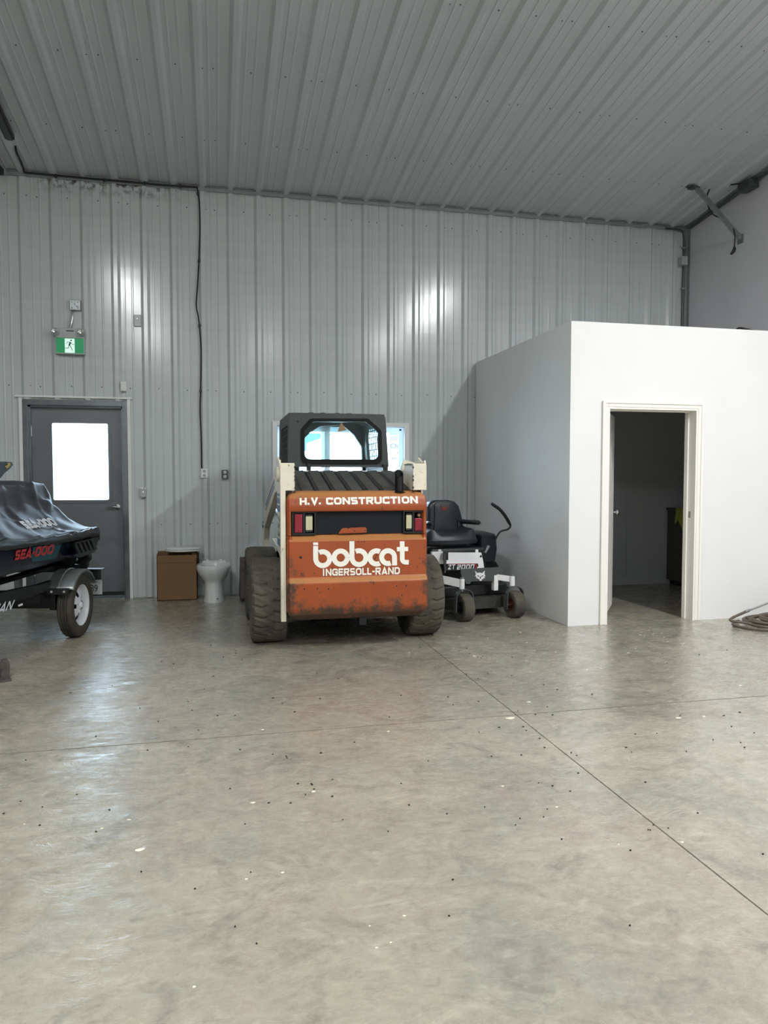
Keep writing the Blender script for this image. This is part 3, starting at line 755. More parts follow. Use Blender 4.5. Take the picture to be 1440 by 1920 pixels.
# hose and cables lying on top of the room
ct = MB(); pts = [atY(1290, 612, 6.5), atY(1330, 615, 6.5), atY(1362, 617, 6.4), atY(1378, 613, 6.3), atY(1386, 612, 6.25), atY(1400, 613, 6.2), atY(1414, 616, 6.2)]
pts = [Vector((p.x, p.y, BT + .012)) for p in pts]; pts[3].z += .012; pts[4].z += .03; pts[5].z += .012
ct.tube(smoothline(pts, 6), .010, 8); tag(ct.build('cable', 'cable'), 'short black cable lying on the top edge of the white room', 'cable')

# ---------------- fittings on the back wall
def wp(px, py, d=.0): return atY(px, py, WY - d)
# exit sign with two lamp heads
c0 = wp(131, 640); es = empty('exit_sign', (c0.x, WY - .02, c0.z), 0, 'green running-man exit sign with two emergency lamps above the grey door', 'sign')
a, b = wp(101, 615, .08), wp(160, 633, .08)
MB().box(a.x + .006, b.x - .006, WY - .085, WY - .005, wp(130, 634, .08).z, wp(130, 615, .08).z, .008).build('housing', 'grey_plastic', es)
MB().box(wp(124, 620, .09).x, wp(138, 620, .09).x, WY - .0875, WY - .085, wp(130, 621.5, .09).z, wp(130, 619, .09).z).build('label_slot', 'dark_grey', es)
for px, py in ((104, 622), (153, 624)):
    q = wp(px, py, .10)
    h = MB().lathe([(0, .0), (.036, .0), (.040, -.02), (.036, -.045), (.030, -.05)], 20, (q.x, WY - .085, q.z), 'y').build('lamp_head', 'grey_plastic', es)
    MB().lathe([(0, -.046), (.018, -.046), (.030, -.051)], 20, (q.x, WY - .085, q.z), 'y').build('lens', 'chrome', h)
sx0, sx1, sz0, sz1 = wp(103.5, 650, .07).x, wp(159, 650, .07).x, wp(130, 664, .07).z, wp(130, 632, .07).z
MB().box(sx0, sx1, WY - .075, WY - .03, sz0, sz1, .004).build('frame', 'grey_plastic', es)
MB().box(sx0 + .010, sx1 - .010, WY - .078, WY - .073, sz0 + .012, sz1 - .008).build('green_face', 'green_sign', es)
def sg(u, v): return Vector((sx0 + (sx1 - sx0) * u, WY - .0812, sz0 + (sz1 - sz0) * v))
wm = MB(); q0, q1 = sg(.33, .07), sg(.66, .90); wm.box(q0.x, q1.x, WY - .0805, WY - .078, q0.z, q1.z); wm.build('white_field', 'sign_white', es)
rm_ = MB(); s3 = lambda u, v: sg(u, v)
asp = (sz1 - sz0) / (sx1 - sx0)
def man(pts, wd):
    P = [(u, v * asp) for u, v in pts]; stroke(rm_, P, wd, lambda x, y: sg(x, y / asp))
rm_.add([sg(.545 + .030 * math.cos(k * PI / 8), .80 + .030 / asp * math.sin(k * PI / 8)) for k in range(16)], [tuple(range(16))])
man([(.52, .70), (.50, .60), (.475, .50)], .055); man([(.53, .68), (.57, .60), (.60, .57), (.65, .56)], .018)
man([(.50, .70), (.42, .69), (.385, .58)], .018); man([(.49, .52), (.54, .40), (.585, .20)], .024); man([(.475, .52), (.455, .36), (.44, .33), (.34, .335)], .022)
rm_.build('running_man', 'sign_ink', es)
# junction box and conduit above it
a, b = wp(130, 562, .05), wp(151, 582, .05)
jbx = empty('junction_box', ((a.x + b.x) / 2, WY, (a.z + b.z) / 2), 0, 'square metal junction box above the exit sign with a bent conduit below', 'electrical box')
m_ = MB().box(a.x, b.x, WY - .05, WY - .0, b.z, a.z, .004); cx_, cz_ = (a.x + b.x) / 2, (a.z + b.z) / 2
m_.build('box', 'brushed', jbx)
m_ = MB().box(a.x + .004, b.x - .004, WY - .054, WY - .05, b.z + .004, a.z - .004, .001)
for dx, dz in ((-.03, .03), (.03, .03), (-.03, -.03), (.03, -.03), (0, .012), (.02, -.01)): screw(m_, (cx_ + dx, WY - .054, cz_ + dz), (0, -1, 0), .008)
m_.build('cover', 'brushed', jbx)
MB().tube(smoothline([wp(136, 582, .02), wp(136, 592, .03), wp(134, 604, .03), wp(131, 614, .04)], 5), .012, 8).build('conduit', 'chrome', jbx)
# blank plate, sensor, switch
def plate(name, px0, py0, px1, py1, m, label, cat, th_=.012, bev=.004):
    a, b = wp(px0, py0, .02), wp(px1, py1, .02); r = empty(name, ((a.x + b.x) / 2, WY, (a.z + b.z) / 2), 0, label, cat)
    MB().box(a.x, b.x, WY - .022 - th_, WY - .0, b.z, a.z, bev).build('plate', m, r); return r, (a.x + b.x) / 2, (a.z + b.z) / 2, WY - .022 - th_
M['wall_paint_plate'] = mat('painted_plate', 'a4aaaa', rough=.3)
r, x, z, y = plate('blank_plate', 251, 590, 264, 612, 'wall_paint_plate', 'blank cover plate painted wall grey, right of and above the exit sign', 'plate', .004)
m_ = MB(); screw(m_, (x, y, z + .02), (0, -1, 0), .006); m_.build('screw', 'chrome', r)
r, x, z, y = plate('door_chime', 226, 716, 238, 734, 'white_plastic', 'small white box on the wall over the right corner of the grey door', 'sensor', .03, .006)
m_ = MB().box(x - .026, x + .022, y - .004, y, z - .036, z + .038, .003); m_.build('cover', 'white_plastic', r)
r, x, z, y = plate('light_switch', 263, 915, 274.5, 933, 'brushed', 'metal light switch on the wall right of the grey door', 'switch', .02)
MB().box(x - .030, x + .030, y - .004, y, z - .046, z + .048, .002).build('cover', 'grey_plastic', r)
MB().box(x - .005, x + .005, y - .016, y - .004, z - .004, z + .014, .002).build('toggle', 'chrome', r)
def outlet(px0, py0, px1, py1, m, m2, label):
    r, x, z, y = plate('power_outlet', px0, py0, px1, py1, m, label, 'outlet', .03); r['group'] = 'outlet boxes on the back wall'
    for dz in (.024, -.024):
        q = MB().lathe([(0, -.006), (.017, -.006), (.018, 0)], 20, (x, y, z + dz), 'y').build('socket', m2, r)
        s = MB(); s.box(x - .008, x - .005, y - .0075, y - .006, z + dz - .004, z + dz + .008); s.box(x + .005, x + .008, y - .0075, y - .006, z + dz - .004, z + dz + .008); s.build('slot', 'black', q)
    return r
outlet(377, 879, 389.5, 896, 'white_plastic', 'grey_plastic', 'pale outlet box at the lower end of the hanging black cable')
outlet(416, 881, 427.5, 898, 'dark_grey', 'white_plastic', 'dark metal outlet box with white sockets, left of the loader')
# hanging cable down the wall
cab_px = [(370, 353), (371.5, 362), (374, 385), (375, 430), (373, 488), (370, 540), (368, 572), (371, 590), (374, 612), (377, 650), (377, 690), (376, 732), (375, 770), (377, 815), (378, 878)]
mbc = MB().tube(smoothline([wp(x, y, .030) for x, y in cab_px], 5), .0085, 6)
cbl = empty('power_cable', wp(377, 880, .03), 0, 'thin black cable hanging down the ribbed wall to an outlet', 'cable')
mbc.build('cable', 'cable', cbl)
for q in ((371, 363), (373, 489), (374, 610), (376, 733)):
    p = wp(*q, .03); MB().box(p.x - .014, p.x + .014, WY - .043, WY - .0, p.z - .012, p.z + .012, .003).build('clip', 'black', cbl)
# conduit running under the ceiling line
rn = MB().tube(smoothline([(-1.93, WY - .062, EAVE - .030), (-1.2, WY - .060, EAVE - .036), (-.5, WY - .062, EAVE - .040), (-.16, WY - .060, EAVE - .034)], 6), .009, 6)
rn2 = empty('eave_cable', (-1.9, WY - .07, EAVE - .01), 0, 'black cable running along the left of the joint between wall and ceiling', 'cable'); rn.build('cable', 'cable', rn2)
for x in (-1.62, -1.14, -.72, -.35): MB().box(x - .01, x + .01, WY - .075, WY - .03, EAVE - .05, EAVE - .022, .002).build('clip', 'black', rn2)

# right corner conduit with box
cr = empty('corner_conduit', (XR - .03, WY - .05, 3.0), 0, 'grey conduit down the far right corner with a small square box', 'conduit')
cp_ = [(XR - .34, WY - .045, EAVE - .05), (XR - .14, WY - .045, EAVE - .055), (XR - .075, WY - .045, EAVE - .10), (XR - .06, WY - .045, EAVE - .25), (XR - .06, WY - .045, 4.25), (XR - .075, WY - .045, 3.9), (XR - .075, WY - .045, 2.76)]
MB().tube(smoothline(cp_, 6), .013, 8).build('conduit', 'dark_grey', cr)
q = atY(1280.5, 490, WY - .06)
MB().box(q.x - .042, q.x + .042, WY - .105, WY - .022, q.z - .055, q.z + .055, .006).build('box', 'grey_plastic', cr)
for z in (4.30, 3.78, 3.2): MB().box(XR - .10, XR - .045, WY - .062, WY - .022, z - .012, z + .012, .003).build('clip', 'brushed', cr)

# galvanised brace from ceiling to right wall, with dangling cord
ps = Vector((5.40, 7.66, zc(7.66) - .01)); pe = Vector((XR - .012, 7.60, 4.115))
br = empty('support_strut', ps, 0, 'grey steel brace slanting from the ceiling down to the right wall', 'brace')
dv = (pe - ps); dn = dv.normalized(); sd_ = dn.cross(Vector((0, 1, 0))).normalized(); wv = dn.cross(sd_)
def beam(mb, A, B, s1, s2, w1, w2):
    vs = []
    for P in (A, B):
        for u, v in ((-w1, -w2), (w1, -w2), (w1, w2), (-w1, w2)): vs.append(P + s1 * u + s2 * v)
    mb.add(vs, [(0, 1, 2, 3), (7, 6, 5, 4), (0, 4, 5, 1), (1, 5, 6, 2), (2, 6, 7, 3), (3, 7, 4, 0)])
m_ = MB(); beam(m_, ps, pe, sd_, wv, .003, .030); beam(m_, ps + wv * .03, pe + wv * .03, sd_, wv, .022, .003); m_.build('angle_bar', 'galv', br)
m_ = MB().box(ps.x - .055, ps.x + .045, ps.y - .05, ps.y + .05, ps.z - .022, ps.z - .0, .004); m_.box(ps.x - .09, ps.x - .05, ps.y - .03, ps.y + .03, ps.z - .010, ps.z - .002); screw(m_, (ps.x, ps.y, ps.z - .022), (0, 0, -1), .018)
m_.build('ceiling_bracket', 'dark_grey', br)
m_ = MB().box(XR - .010, XR, pe.y - .05, pe.y + .05, pe.z - .05, pe.z + .05, .003); m_.build('foot_plate', 'galv', br)
lb_p = atX(1404, 342, XR - .06); jb2 = empty('ceiling_box', lb_p, 0, 'dark box on the top of the right wall where a loose cord starts', 'electrical box')
y0 = lb_p.y
m_ = MB().box(XR - .13, XR - .005, y0 - .10, y0 + .10, zc(y0) - .13, zc(y0) - .030, .012); m_.build('box', 'dark_grey', jb2)
m_ = MB(); m_.tube([(XR - .05, y0 + .1, zc(y0) - .07), (XR - .045, WY - .35, zc(WY - .35) - .055), (XR - .045, WY - .12, zc(WY - .12) - .06)], .014, 8)
m_.tube([(XR - .05, y0 - .1, zc(y0) - .07), (XR - .045, 5.0, zc(5.0) - .055), (XR - .045, 1.0, zc(1.0) - .055)], .014, 8); m_.build('conduit', 'dark_grey', jb2)
m_ = MB(); a = atX(1413, 352, XR - .07); m_.tube([(XR - .09, y0 - .05, zc(y0) - .13), (XR - .07, y0 - .18, zc(y0) - .15)], .006, 6); m_.build('tab', 'dark_grey', jb2)
cpts = [(1393, 344, 5.88), (1365, 347, 5.78), (1336, 350, 5.66), (1329, 358, 5.62), (1325, 373, 5.60), (1330, 392, 5.62), (1337, 402, 5.70), (1352, 410, 5.77), (1366, 420, 5.83), (1376, 432, 5.87), (1378, 445, 5.88), (1377, 462, 5.88)]
pts = [atX(x, y, X_) for x, y, X_ in cpts]
cd = MB().tube(smoothline(pts, 5), .008, 6); dr = empty('dangling_cord', pts[0], 0, 'black cord looping past the steel brace and ending in a hanging plug', 'cable'); cd.build('cord', 'cable', dr)
q = pts[-1]; m_ = MB().tube([q, q + Vector((0, 0, -.03)), q + Vector((-.012, 0, -.06)), q + Vector((-.03, 0, -.085))], [.010, .020, .020, .012], 8)
m_.tube([q + Vector((-.02, 0, -.055)), q + Vector((-.045, 0, -.09))], .012, 8); m_.build('plug', 'black', dr)

# dark strip fitting at the upper left with its feed cable
a = Vector((-1.90, 7.90, zc(7.90))); b = Vector((-1.88, 5.6, zc(5.6)))
ls = empty('strip_fitting', a, 0, 'long dark strip fitting fixed along the ceiling at the upper left', 'ceiling fitting')
m_ = MB(); sdv = Vector((1, 0, 0)); upv = Vector((0, SL, 1)).normalized()
beam(m_, a - upv * .05, b - upv * .05, sdv, upv, .042, .020); m_.build('housing', 'blacksteel', ls)
m_ = MB(); beam(m_, a - upv * .075, b - upv * .075, sdv, upv, .026, .006); m_.build('diffuser', 'dark_grey', ls)
for t in (.04, .5): p = a.lerp(b, t); MB().box(p.x - .012, p.x + .012, p.y - .02, p.y + .02, p.z - .035, p.z + .0).build('hanger', 'galv', ls)
cbp = [a + Vector((0, 0, -.05)), atX(27, 262, -1.90), atX(31, 285, -1.915), atX(40, 305, -1.92), Vector((-1.925, WY - .064, EAVE - .030))]
fc = MB().tube(smoothline(cbp, 6), .009, 6); fe = empty('feed_cable', cbp[0], 0, 'black cable from the dark strip fitting down to the wall top', 'cable'); fc.build('cable', 'cable', fe)
a = Vector((-2.16, 8.50, zc(8.50) - .04)); b = Vector((-2.30, 7.5, zc(7.5) - .04))
l2 = empty('door_track', a, 0, 'end of a dark track with a bright hook at the left edge under the ceiling', 'rail')
m_ = MB(); beam(m_, a - upv * .05, b - upv * .05, sdv, upv, .05, .03); m_.build('track', 'blacksteel', l2)
m_ = MB().tube([a + Vector((.055, -.5, .0)), a + Vector((.055, -.02, -.02)), a + Vector((.065, .03, -.05)), a + Vector((.075, .02, -.02))], .006, 6); m_.build('hook', 'chrome', l2)

# ================================================================== the skid steer loader
RW, WYR, WYF_, TW = .345, 6.135, 7.13, .285      # tyre radius, rear and front axle depth, tyre width
LX, RX = .405, 1.700                               # tyre centre lines
CX = 1.075
sk = empty('skid_steer_loader', (CX, 6.6, 0), 0, 'orange and white skid steer loader with black cab, seen from behind', 'loader')

def tyre_mesh(R, Wd, depth=.012, nth=440, rim=.20, pitch=24):
    prof = []; h = Wd / 2
    outline = [(rim, -h * .78), (rim + .03, -h * .92), (R * .80, -h), (R * .93, -h * .97), (R * .985, -h * .86)]
    n = 22; tread = [(R - .004 * abs(2 * k / n - 1) ** 3, -h * .80 + h * 1.60 * k / n) for k in range(n + 1)]
    full = outline + tread + [(r, -x) for r, x in outline[::-1]]
    rows = []
    for i in range(nth):
        th_ = 2 * PI * i / nth; row = []
        for (r, x) in full:
            rr = r
            if r > R * .97:
                u = x / h; side = 1 if u > 0 else -1
                ph = th_ * pitch / (2 * PI) + (0 if side > 0 else .5) + .10 * math.cos(abs(u) * PI * 2.2)
                d = abs(ph - round(ph)) * 2 * PI * R / pitch
                if .16 < abs(u) < .92: rr -= depth * max(0, min(1, (.013 - d) / .007)) * min(1, (abs(u) - .16) / .06)
                if abs(u) >= .92 and d < .02: rr -= depth
                rr += .002 * math.sin(th_ * 37 + u * 9)
            row.append((x, rr * math.cos(th_), rr * math.sin(th_)))
        rows.append(row)
    return rows
ty_rows = tyre_mesh(RW, TW)
def wheel(name, cx, cy, cz, rows, tm, rimr, wd, rm, parent, mirror=1):
    m_ = MB(); m_.grid([[(cx + x * mirror, cy + y, cz + z) for x, y, z in r] for r in rows], closed_v=True)
    t = m_.build(name, tm, parent)
    r = MB(); s = mirror
    r.lathe([(rimr + .012, -wd * .40), (rimr, -wd * .36), (rimr * .93, -wd * .1), (rimr * .9, wd * .30), (rimr * 1.0, wd * .37), (rimr + .012, wd * .40)], 40, (cx, cy, cz), 'x')
    r.lathe([(0, s * wd * .10), (rimr * .3, s * wd * .10), (rimr * .42, s * wd * .02), (rimr * .92, s * wd * .0)], 40, (cx, cy, cz), 'x')
    for k in range(8):
        a = k * PI / 4; yy, zz = cy + rimr * .32 * math.cos(a), cz + rimr * .32 * math.sin(a)
        r.tube([(cx + s * wd * .08, yy, zz), (cx + s * wd * .16, yy, zz)], .010, 6)
    r.build('rim', rm, t); return t
for (x, y, mir) in ((LX, WYR, -1), (RX, WYR, 1), (LX, WYF_, -1), (RX, WYF_, 1)):
    wheel('tyre', x, y, RW - .003, ty_rows, 'tyre', .205, TW, 'cream', sk, mir)

# tailgate (grid pressed out in steps)
TX0, TX1, TZ0, TZ1 = .522, 1.648, .235, 1.246
def tail_y(z):
    K = [(.235, 5.735), (.25, 5.69), (.29, 5.648), (.34, 5.628), (.535, 5.618), (.541, 5.620), (.572, 5.652), (.58, 5.656), (.858, 5.656), (.864, 5.660), (.900, 5.712), (.904, 5.725), (1.088, 5.725), (1.0881, 5.672),
         (1.10, 5.664), (1.13, 5.660), (1.19, 5.672), (1.222, 5.695), (1.240, 5.73), (1.246, 5.79)]
    for (a, ya), (b, yb) in zip(K, K[1:]):
        if a <= z <= b: return ya + (yb - ya) * ((z - a) / (b - a))
    return K[-1][1]
zs = sorted(set([round(TZ0 + (TZ1 - TZ0) * k / 70, 4) for k in range(71)] + [.535, .541, .572, .58, .858, .864, .900, .904, 1.088, 1.0881, 1.10, .25, .26, .27, .29, 1.21, 1.23, 1.24]))
ts = [0, .004, .010, .018, .03, .040, .0401, .0560] + [.08 + .84 * k / 30 for k in range(31)] + [1 - .056, 1 - .0401, 1 - .04, .97, .982, .99, .996, 1]
ts = sorted(ts); rows = []
for z in zs:
    rt, rb = .085, .10; ins = 0
    if z > TZ1 - rt: d = z - (TZ1 - rt); ins = rt - math.sqrt(max(0, rt * rt - d * d))
    if z < TZ0 + rb: d = (TZ0 + rb) - z; ins = rb - math.sqrt(max(0, rb * rb - d * d))
    ins = min(ins, .085); a, b = TX0 + ins, TX1 - ins; row = []
    for t in ts:
        x = a + (b - a) * t; e = min(t, 1 - t) * (b - a)
        y = tail_y(z)
        if e < .045 and .904 <= z <= 1.0881: y = 5.672
        elif e < .045 and z < .9: y = min(tail_y(z), 5.665) if z > .30 else tail_y(z)
        if e < .022: q = (1 - e / .022); y += .045 * q * q
        row.append((x, y, z))
    rows.append(row)
tg = MB().grid(rows)
back = []
for z, r in zip(zs, rows): back.append([(r[0][0], 5.80, z), r[0]])
tg.grid(back); tg.grid([[r[-1], (r[-1][0], 5.80, z)] for z, r in zip(zs, rows)])
tg.grid([rows[0], [(p[0], 5.80, p[2]) for p in rows[0]]]); tg.grid([rows[-1], [(p[0], 5.80, p[2]) for p in rows[-1]]])
tailgate = tg.build('tailgate', 'orange', sk)
YT = 5.650
# grille panel in the recess, lamp clusters
MB().box(.59, 1.58, 5.712, 5.722, .908, 1.084).build('grille_panel', 'dark_panel', tailgate)
br_ = MB(); pl_ = [atY(x, y, 5.70) for x, y in ((634, 1000.5), (639, 993), (642, 990.5), (650, 989.5), (653, 991), (658, 989.5), (684, 988.5), (687, 990.5), (687, 998.5))]
br_.prism([(p.x, p.z) for p in pl_], 5.692, 5.700); br_.build('latch_plate', 'orange', tailgate)
def lamp(x0, x1, z0, z1, red_left, broken=False):
    h = MB().ring(rect(x0, x1, z0, z1), rect(x0 + .012, x1 - .012, z0 + .014, z1 - .012), 5.690, 5.722, 'y', 16)
    xm = x0 + (x1 - x0) * (.50 if red_left else .46)
    h.box(x0 + .01, x1 - .01, 5.712, 5.722, z0 + .01, z1 - .01); h.box(xm - .008, xm + .008, 5.694, 5.712, z0 + .01, z1 - .01)
    hb = h.build('tail_light', 'black', sk)
    ra, rb = (x0 + .020, xm - .012) if red_left else (xm + .012, x1 - .020)
    pa, pb = (xm + .014, x1 - .026) if red_left else (x0 + .026, xm - .014)
    zt = z1 - .060 if broken else z1 - .018
    r = MB().box(ra, rb, 5.692, 5.710, z0 + .018, zt, .005)
    for k in range(7): zz = z0 + .03 + k * (zt - z0 - .04) / 7; r.box(ra + .006, rb - .006, 5.690, 5.693, zz, zz + .004)
    for zz in ((z0 + .03, zt - .012)): screw(r, ((ra + rb) / 2, 5.692, zz), (0, -1, 0), .005)
    r.build('red_lens', 'red_lens', hb)
    if broken: MB().lathe([(0, -.02), (.010, -.018), (.014, 0)], 12, ((ra + rb) / 2, 5.710, z1 - .038), 'y').build('bulb', 'sticker', hb)
    p = MB().box(pa, pb, 5.696, 5.710, z0 + .036, z1 - .036, .003)
    for k in range(16): zz = z0 + .040 + k * (z1 - z0 - .080) / 16; p.box(pa + .003, pb - .003, 5.6945, 5.697, zz, zz + .0035)
    p.build('pale_lens', 'pale_lens', hb)
    for zz in (z0 + .024, z1 - .030): MB().box(pa, pb, 5.700, 5.712, zz, zz + .006).build('lens_bar', 'dark_grey', hb)
q0 = atY(547.5, 1004, 5.70); q1 = atY(592, 955, 5.70); lamp(q0.x, q1.x, .906, 1.086, True)
q0 = atY(755.5, 1000, 5.70); q1 = atY(797.5, 955, 5.70); lamp(q0.x, q1.x, .906, 1.086, False, True)
# lettering
tx = MB(); yy = 5.6585
def P5(px, py, Y=yy): p = atY(px, py, Y); return Vector((p.x, Y, p.z))
def face_lift(p, o=.0025): return Vector((p.x, tail_y(min(max(p.z, .24), 1.24)) - o, p.z))
def word_on(word, q00, q10, h, w, gap, name='lettering', m='decal_white'):
    mb = MB()
    def f(u, v, o): p = P5(q00[0] + (q10[0] - q00[0]) * u, q00[1] + (q10[1] - q00[1]) * u - h * v); return face_lift(p, .0025 + o)
    return block_on(mb, word, f, w, gap).build(name, m, tailgate)
word_on('H.V.', (562.0, 947.0), (603.0, 945.6), 13.2, .27, .10)
word_on('CONSTRUCTION', (611.5, 946.4), (784.0, 943.8), 13.4, .265, .10)
word_on('INGERSOLL-RAND', (605.3, 1079.8), (749.5, 1076.4), 13.4, .235, .12)
lg = MB()
def T(x, y): return face_lift(atY(x, y, 5.653))
_k = [0]
def S(pts, wd=9.4):
    _k[0] += 1; o = .0025 + _k[0] * .0002
    stroke(lg, pts, wd, lambda x, y: face_lift(atY(x, y, 5.653), o))
def circ(cx, cy, r=12.3, a0=0, a1=360): return arc(cx, cy, r, a0, a1, 36)
S([(591.8, 1017.0), (591.8, 1022.2)]); S([(591.8, 1023.6), (591.9, 1046)] + arc(605, 1047.5, 13.0, 182, 28, 20) + arc(605, 1047.5, 13.0, 28, -120, 20))
S(circ(638.8, 1045.6, 12.4)); S([(659.8, 1014.8), (659.9, 1044)] + arc(673, 1045.6, 13.0, 182, -118, 34))
S(arc(706.0, 1045.2, 12.4, 60, 300, 30)); S(arc(727.6, 1044.6, 12.0, 66, 290, 30)); S([(727.6, 1032.6)] + arc(727.6, 1044.6, 12.0, -90, 0, 10)[1:] + [(739.9, 1060.2)])
S([(754.0, 1014.8), (754.2, 1048)] + arc(760.2, 1048, 6.1, 180, 92, 8) + [(766.4, 1054.2)], 8.8); S([(744.0, 1029.8), (765.2, 1029.2)], 8.2)
lg.build('logo_lettering', 'decal_white', tailgate)
# dark holes and dents
hl = MB()
for px, py, r in ((564, 1045.5, .011), (672, 1016, .005), (683, 1015.5, .005), (678, 1016.5, .004), (570, 1103, .006), (594, 1102.5, .006), (615, 1103, .006), (742, 1098, .006), (760, 1097, .006), (752, 1115, .006), (684.5, 995, .005), (665, 995.5, .005)):
    p = face_lift(atY(px, py, 5.65), .001) if py > 1004 else atY(px, py, 5.691); hl.add([(p.x + r * math.cos(k * PI / 4), p.y, p.z + r * math.sin(k * PI / 4)) for k in range(8)], [tuple(range(8))])
h_ = hl.build('bolt_hole', 'black', tailgate); h_['kind'] = 'stuff'
# bumper and underbody
u = MB().box(.60, 1.56, 5.76, 5.80, .235, .27, .01); u.box(.60, 1.55, 5.79, 7.65, .245, .62, .02); u.build('chassis', 'black', sk)
MB().box(1.095, 1.155, 5.71, 5.78, .178, .245, .006).build('hitch_block', 'blacksteel', sk)
for y in (WYR, WYF_): MB().tube([(LX, y, RW), (RX, y, RW)], .07, 16).build('axle', 'blacksteel', sk)

# rear posts (boom uprights): flat plate in front of the tyre low down, box section above
def upright(side):
    x = lambda v: v if side < 0 else 2 * CX - .026 - v
    a, b = .480, .590
    pts = fillet([(5.70, .235), (5.755, .235), (5.765, .72), (6.02, .80), (6.02, 1.40), (5.95, 1.462), (5.74, 1.462), (5.715, 1.40)], [.02, .0, .0, .1, .04, .04, .03, .02])
    if side > 0: pts = [(p[0], max(p[1], .40)) for p in pts]
    zl = .235 if side < 0 else .40
    top = fillet([(5.81, .85), (6.02, .85), (6.02, 1.40), (5.95, 1.462), (5.74, 1.462), (5.715, 1.40), (5.715, 1.25), (5.81, 1.25)], [.0, .05, .04, .04, .03, .02, 0, 0])
    m_ = MB().prism(pts if side < 0 else top, x(a), x(a + .016), 'x'); m_.prism(top, x(b - .016), x(b), 'x')
    m_.box(x(a), x(b), 5.698, 5.712, 1.250, 1.455, .003)
    if side < 0: m_.box(x(a), .519, 5.698, 5.712, .235, 1.252, .003)
    m_.box(x(a), x(b), 5.71, 6.0, 1.448, 1.462, .004)
    o = m_.build('upright', 'cream', sk, bevel=.004)
    bs = MB().lathe([(0, 0), (.035, .0), (.055, .006), (.058, .03)], 24, (x(a) - .022, 5.83, 1.375), 'x') if side < 0 else MB().lathe([(0, 0), (.035, 0), (.055, -.006), (.058, -.03)], 24, (x(a) + .022, 5.83, 1.375), 'x')
    bs.tube([(x(a), 5.83, 1.375), (x(a) + (-.020 if side < 0 else .020), 5.83, 1.375)], .058, 24)
    bs.build('pivot_boss', 'cream', o)
    ear = MB().prism(fillet([(5.72, 1.42), (5.98, 1.42), (5.99, 1.49), (5.93, 1.515), (5.80, 1.47), (5.74, 1.49)], .01), x(a - .004), x(a + .008), 'x'); ear.build('ear_plate', 'cream', o)
    bt = MB()
    for z in (1.43, 1.36, 1.33, 1.27, 1.24, 1.19): bt.box(x(b) - .003, x(b) + .003, 5.690, 5.715, z - .008, z + .008, .002)
    s_ = bt.build('chipped_edge', 'black', o); s_['kind'] = 'stuff'
    return o
upl = upright(-1); upr = upright(1)
# blue striped decal and number on the outer side of the left upright
xo = .480 - .0015; m_ = MB()
for z0, z1 in ((1.205, 1.225), (1.145, 1.19), (1.08, 1.13), (.815, .87)): MB().add([(xo, 5.735, z0), (xo, 6.0, z0), (xo, 6.0, z1), (xo, 5.735, z1)], [(0, 1, 2, 3)]).build('stripe_decal', 'blue_decal', upl)
m_ = MB(); text_on(m_, '753', (xo, 5.97, 1.055), (xo, 5.97, .885), (xo, 5.75, 1.055), offset=.03); m_.build('number_decal', 'dark_grey', upl)
# side frame behind the uprights and fender
for sgn in (-1, 1):
    x = lambda v: v if sgn < 0 else 2 * CX - .026 - v
    m_ = MB(); m_.prism([(5.80, .62), (5.80, 1.20), (6.5, 1.20), (6.6, .72), (7.6, .72), (7.65, .45), (7.6, .25), (6.5, .25), (6.5, .62)], x(.600), x(.612), 'x')
    m_.build('side_frame', 'cream', sk)
    fb = MB().prism(fillet([(5.80, .735), (5.80, .76), (6.75, .80), (6.75, .775)], .004), x(.49), x(.60), 'x')
    fb.build('fender', 'cream', sk)
    # boom arm: from the pivot forward and down to the bucket
    arm = fillet([(5.80, 1.24), (5.82, 1.43), (6.02, 1.43), (6.6, 1.31), (7.45, 1.11), (7.80, 1.00), (7.90, .80), (7.90, .34), (7.80, .34), (7.76, .70), (7.62, .84), (6.6, 1.12), (6.0, 1.22)], [.02, .03, .03, .08, .08, .08, .05, .01, .01, .08, .08, .08, .04])
    m_ = MB().prism([(p[0] + .22 if p[0] < 6.1 else p[0], p[1]) for p in arm], x(.478), x(.535), 'x'); am = m_.build('boom_arm', 'cream', sk, bevel=.006)
    dm = MB(); xa = x(.478) + (-.0015 if sgn < 0 else .0015)
    for o1, o2 in ((.03, .06), (.08, .10)):
        dm.add([(xa, 6.25, 1.37 - o1), (xa, 7.40, 1.115 - o1), (xa, 7.40, 1.115 - o2), (xa, 6.25, 1.37 - o2)], [(0, 1, 2, 3)])
    dm.build('arm_decal', 'blue_decal', am)
    MB().tube([(x(.56), 6.05, .90), (x(.56), 6.5, .96)], .026, 12).tube([(x(.56), 6.5, .96), (x(.56), 7.3, 1.04)], .015, 10).build('lift_cylinder', 'chrome', am)
    MB().tube([(x(.462), 7.74, .86), (x(.54), 7.74, .86)], .035, 14).build('pin', 'galv', am)
    MB().prism([(7.85, .14), (8.0, .14), (8.02, .50), (7.9, .56)], x(.46), x(.70), 'x').build('bucket_mount', 'blacksteel', sk)
# bucket
bk = MB(); bo = [(8.02, .05), (8.02, .46), (8.06, .49), (8.10, .49), (8.06, .42), (8.07, .22), (8.14, .09), (8.44, .035), (8.45, .02), (8.10, .02)]
bk.prism(bo, .240, 1.86, 'x')
for xa in (.240, 1.848): bk.prism([(8.03, .05), (8.03, .47), (8.10, .49), (8.46, .05), (8.44, .02), (8.1, .02)], xa, xa + .012, 'x')
bk.build('bucket', 'rust', sk)
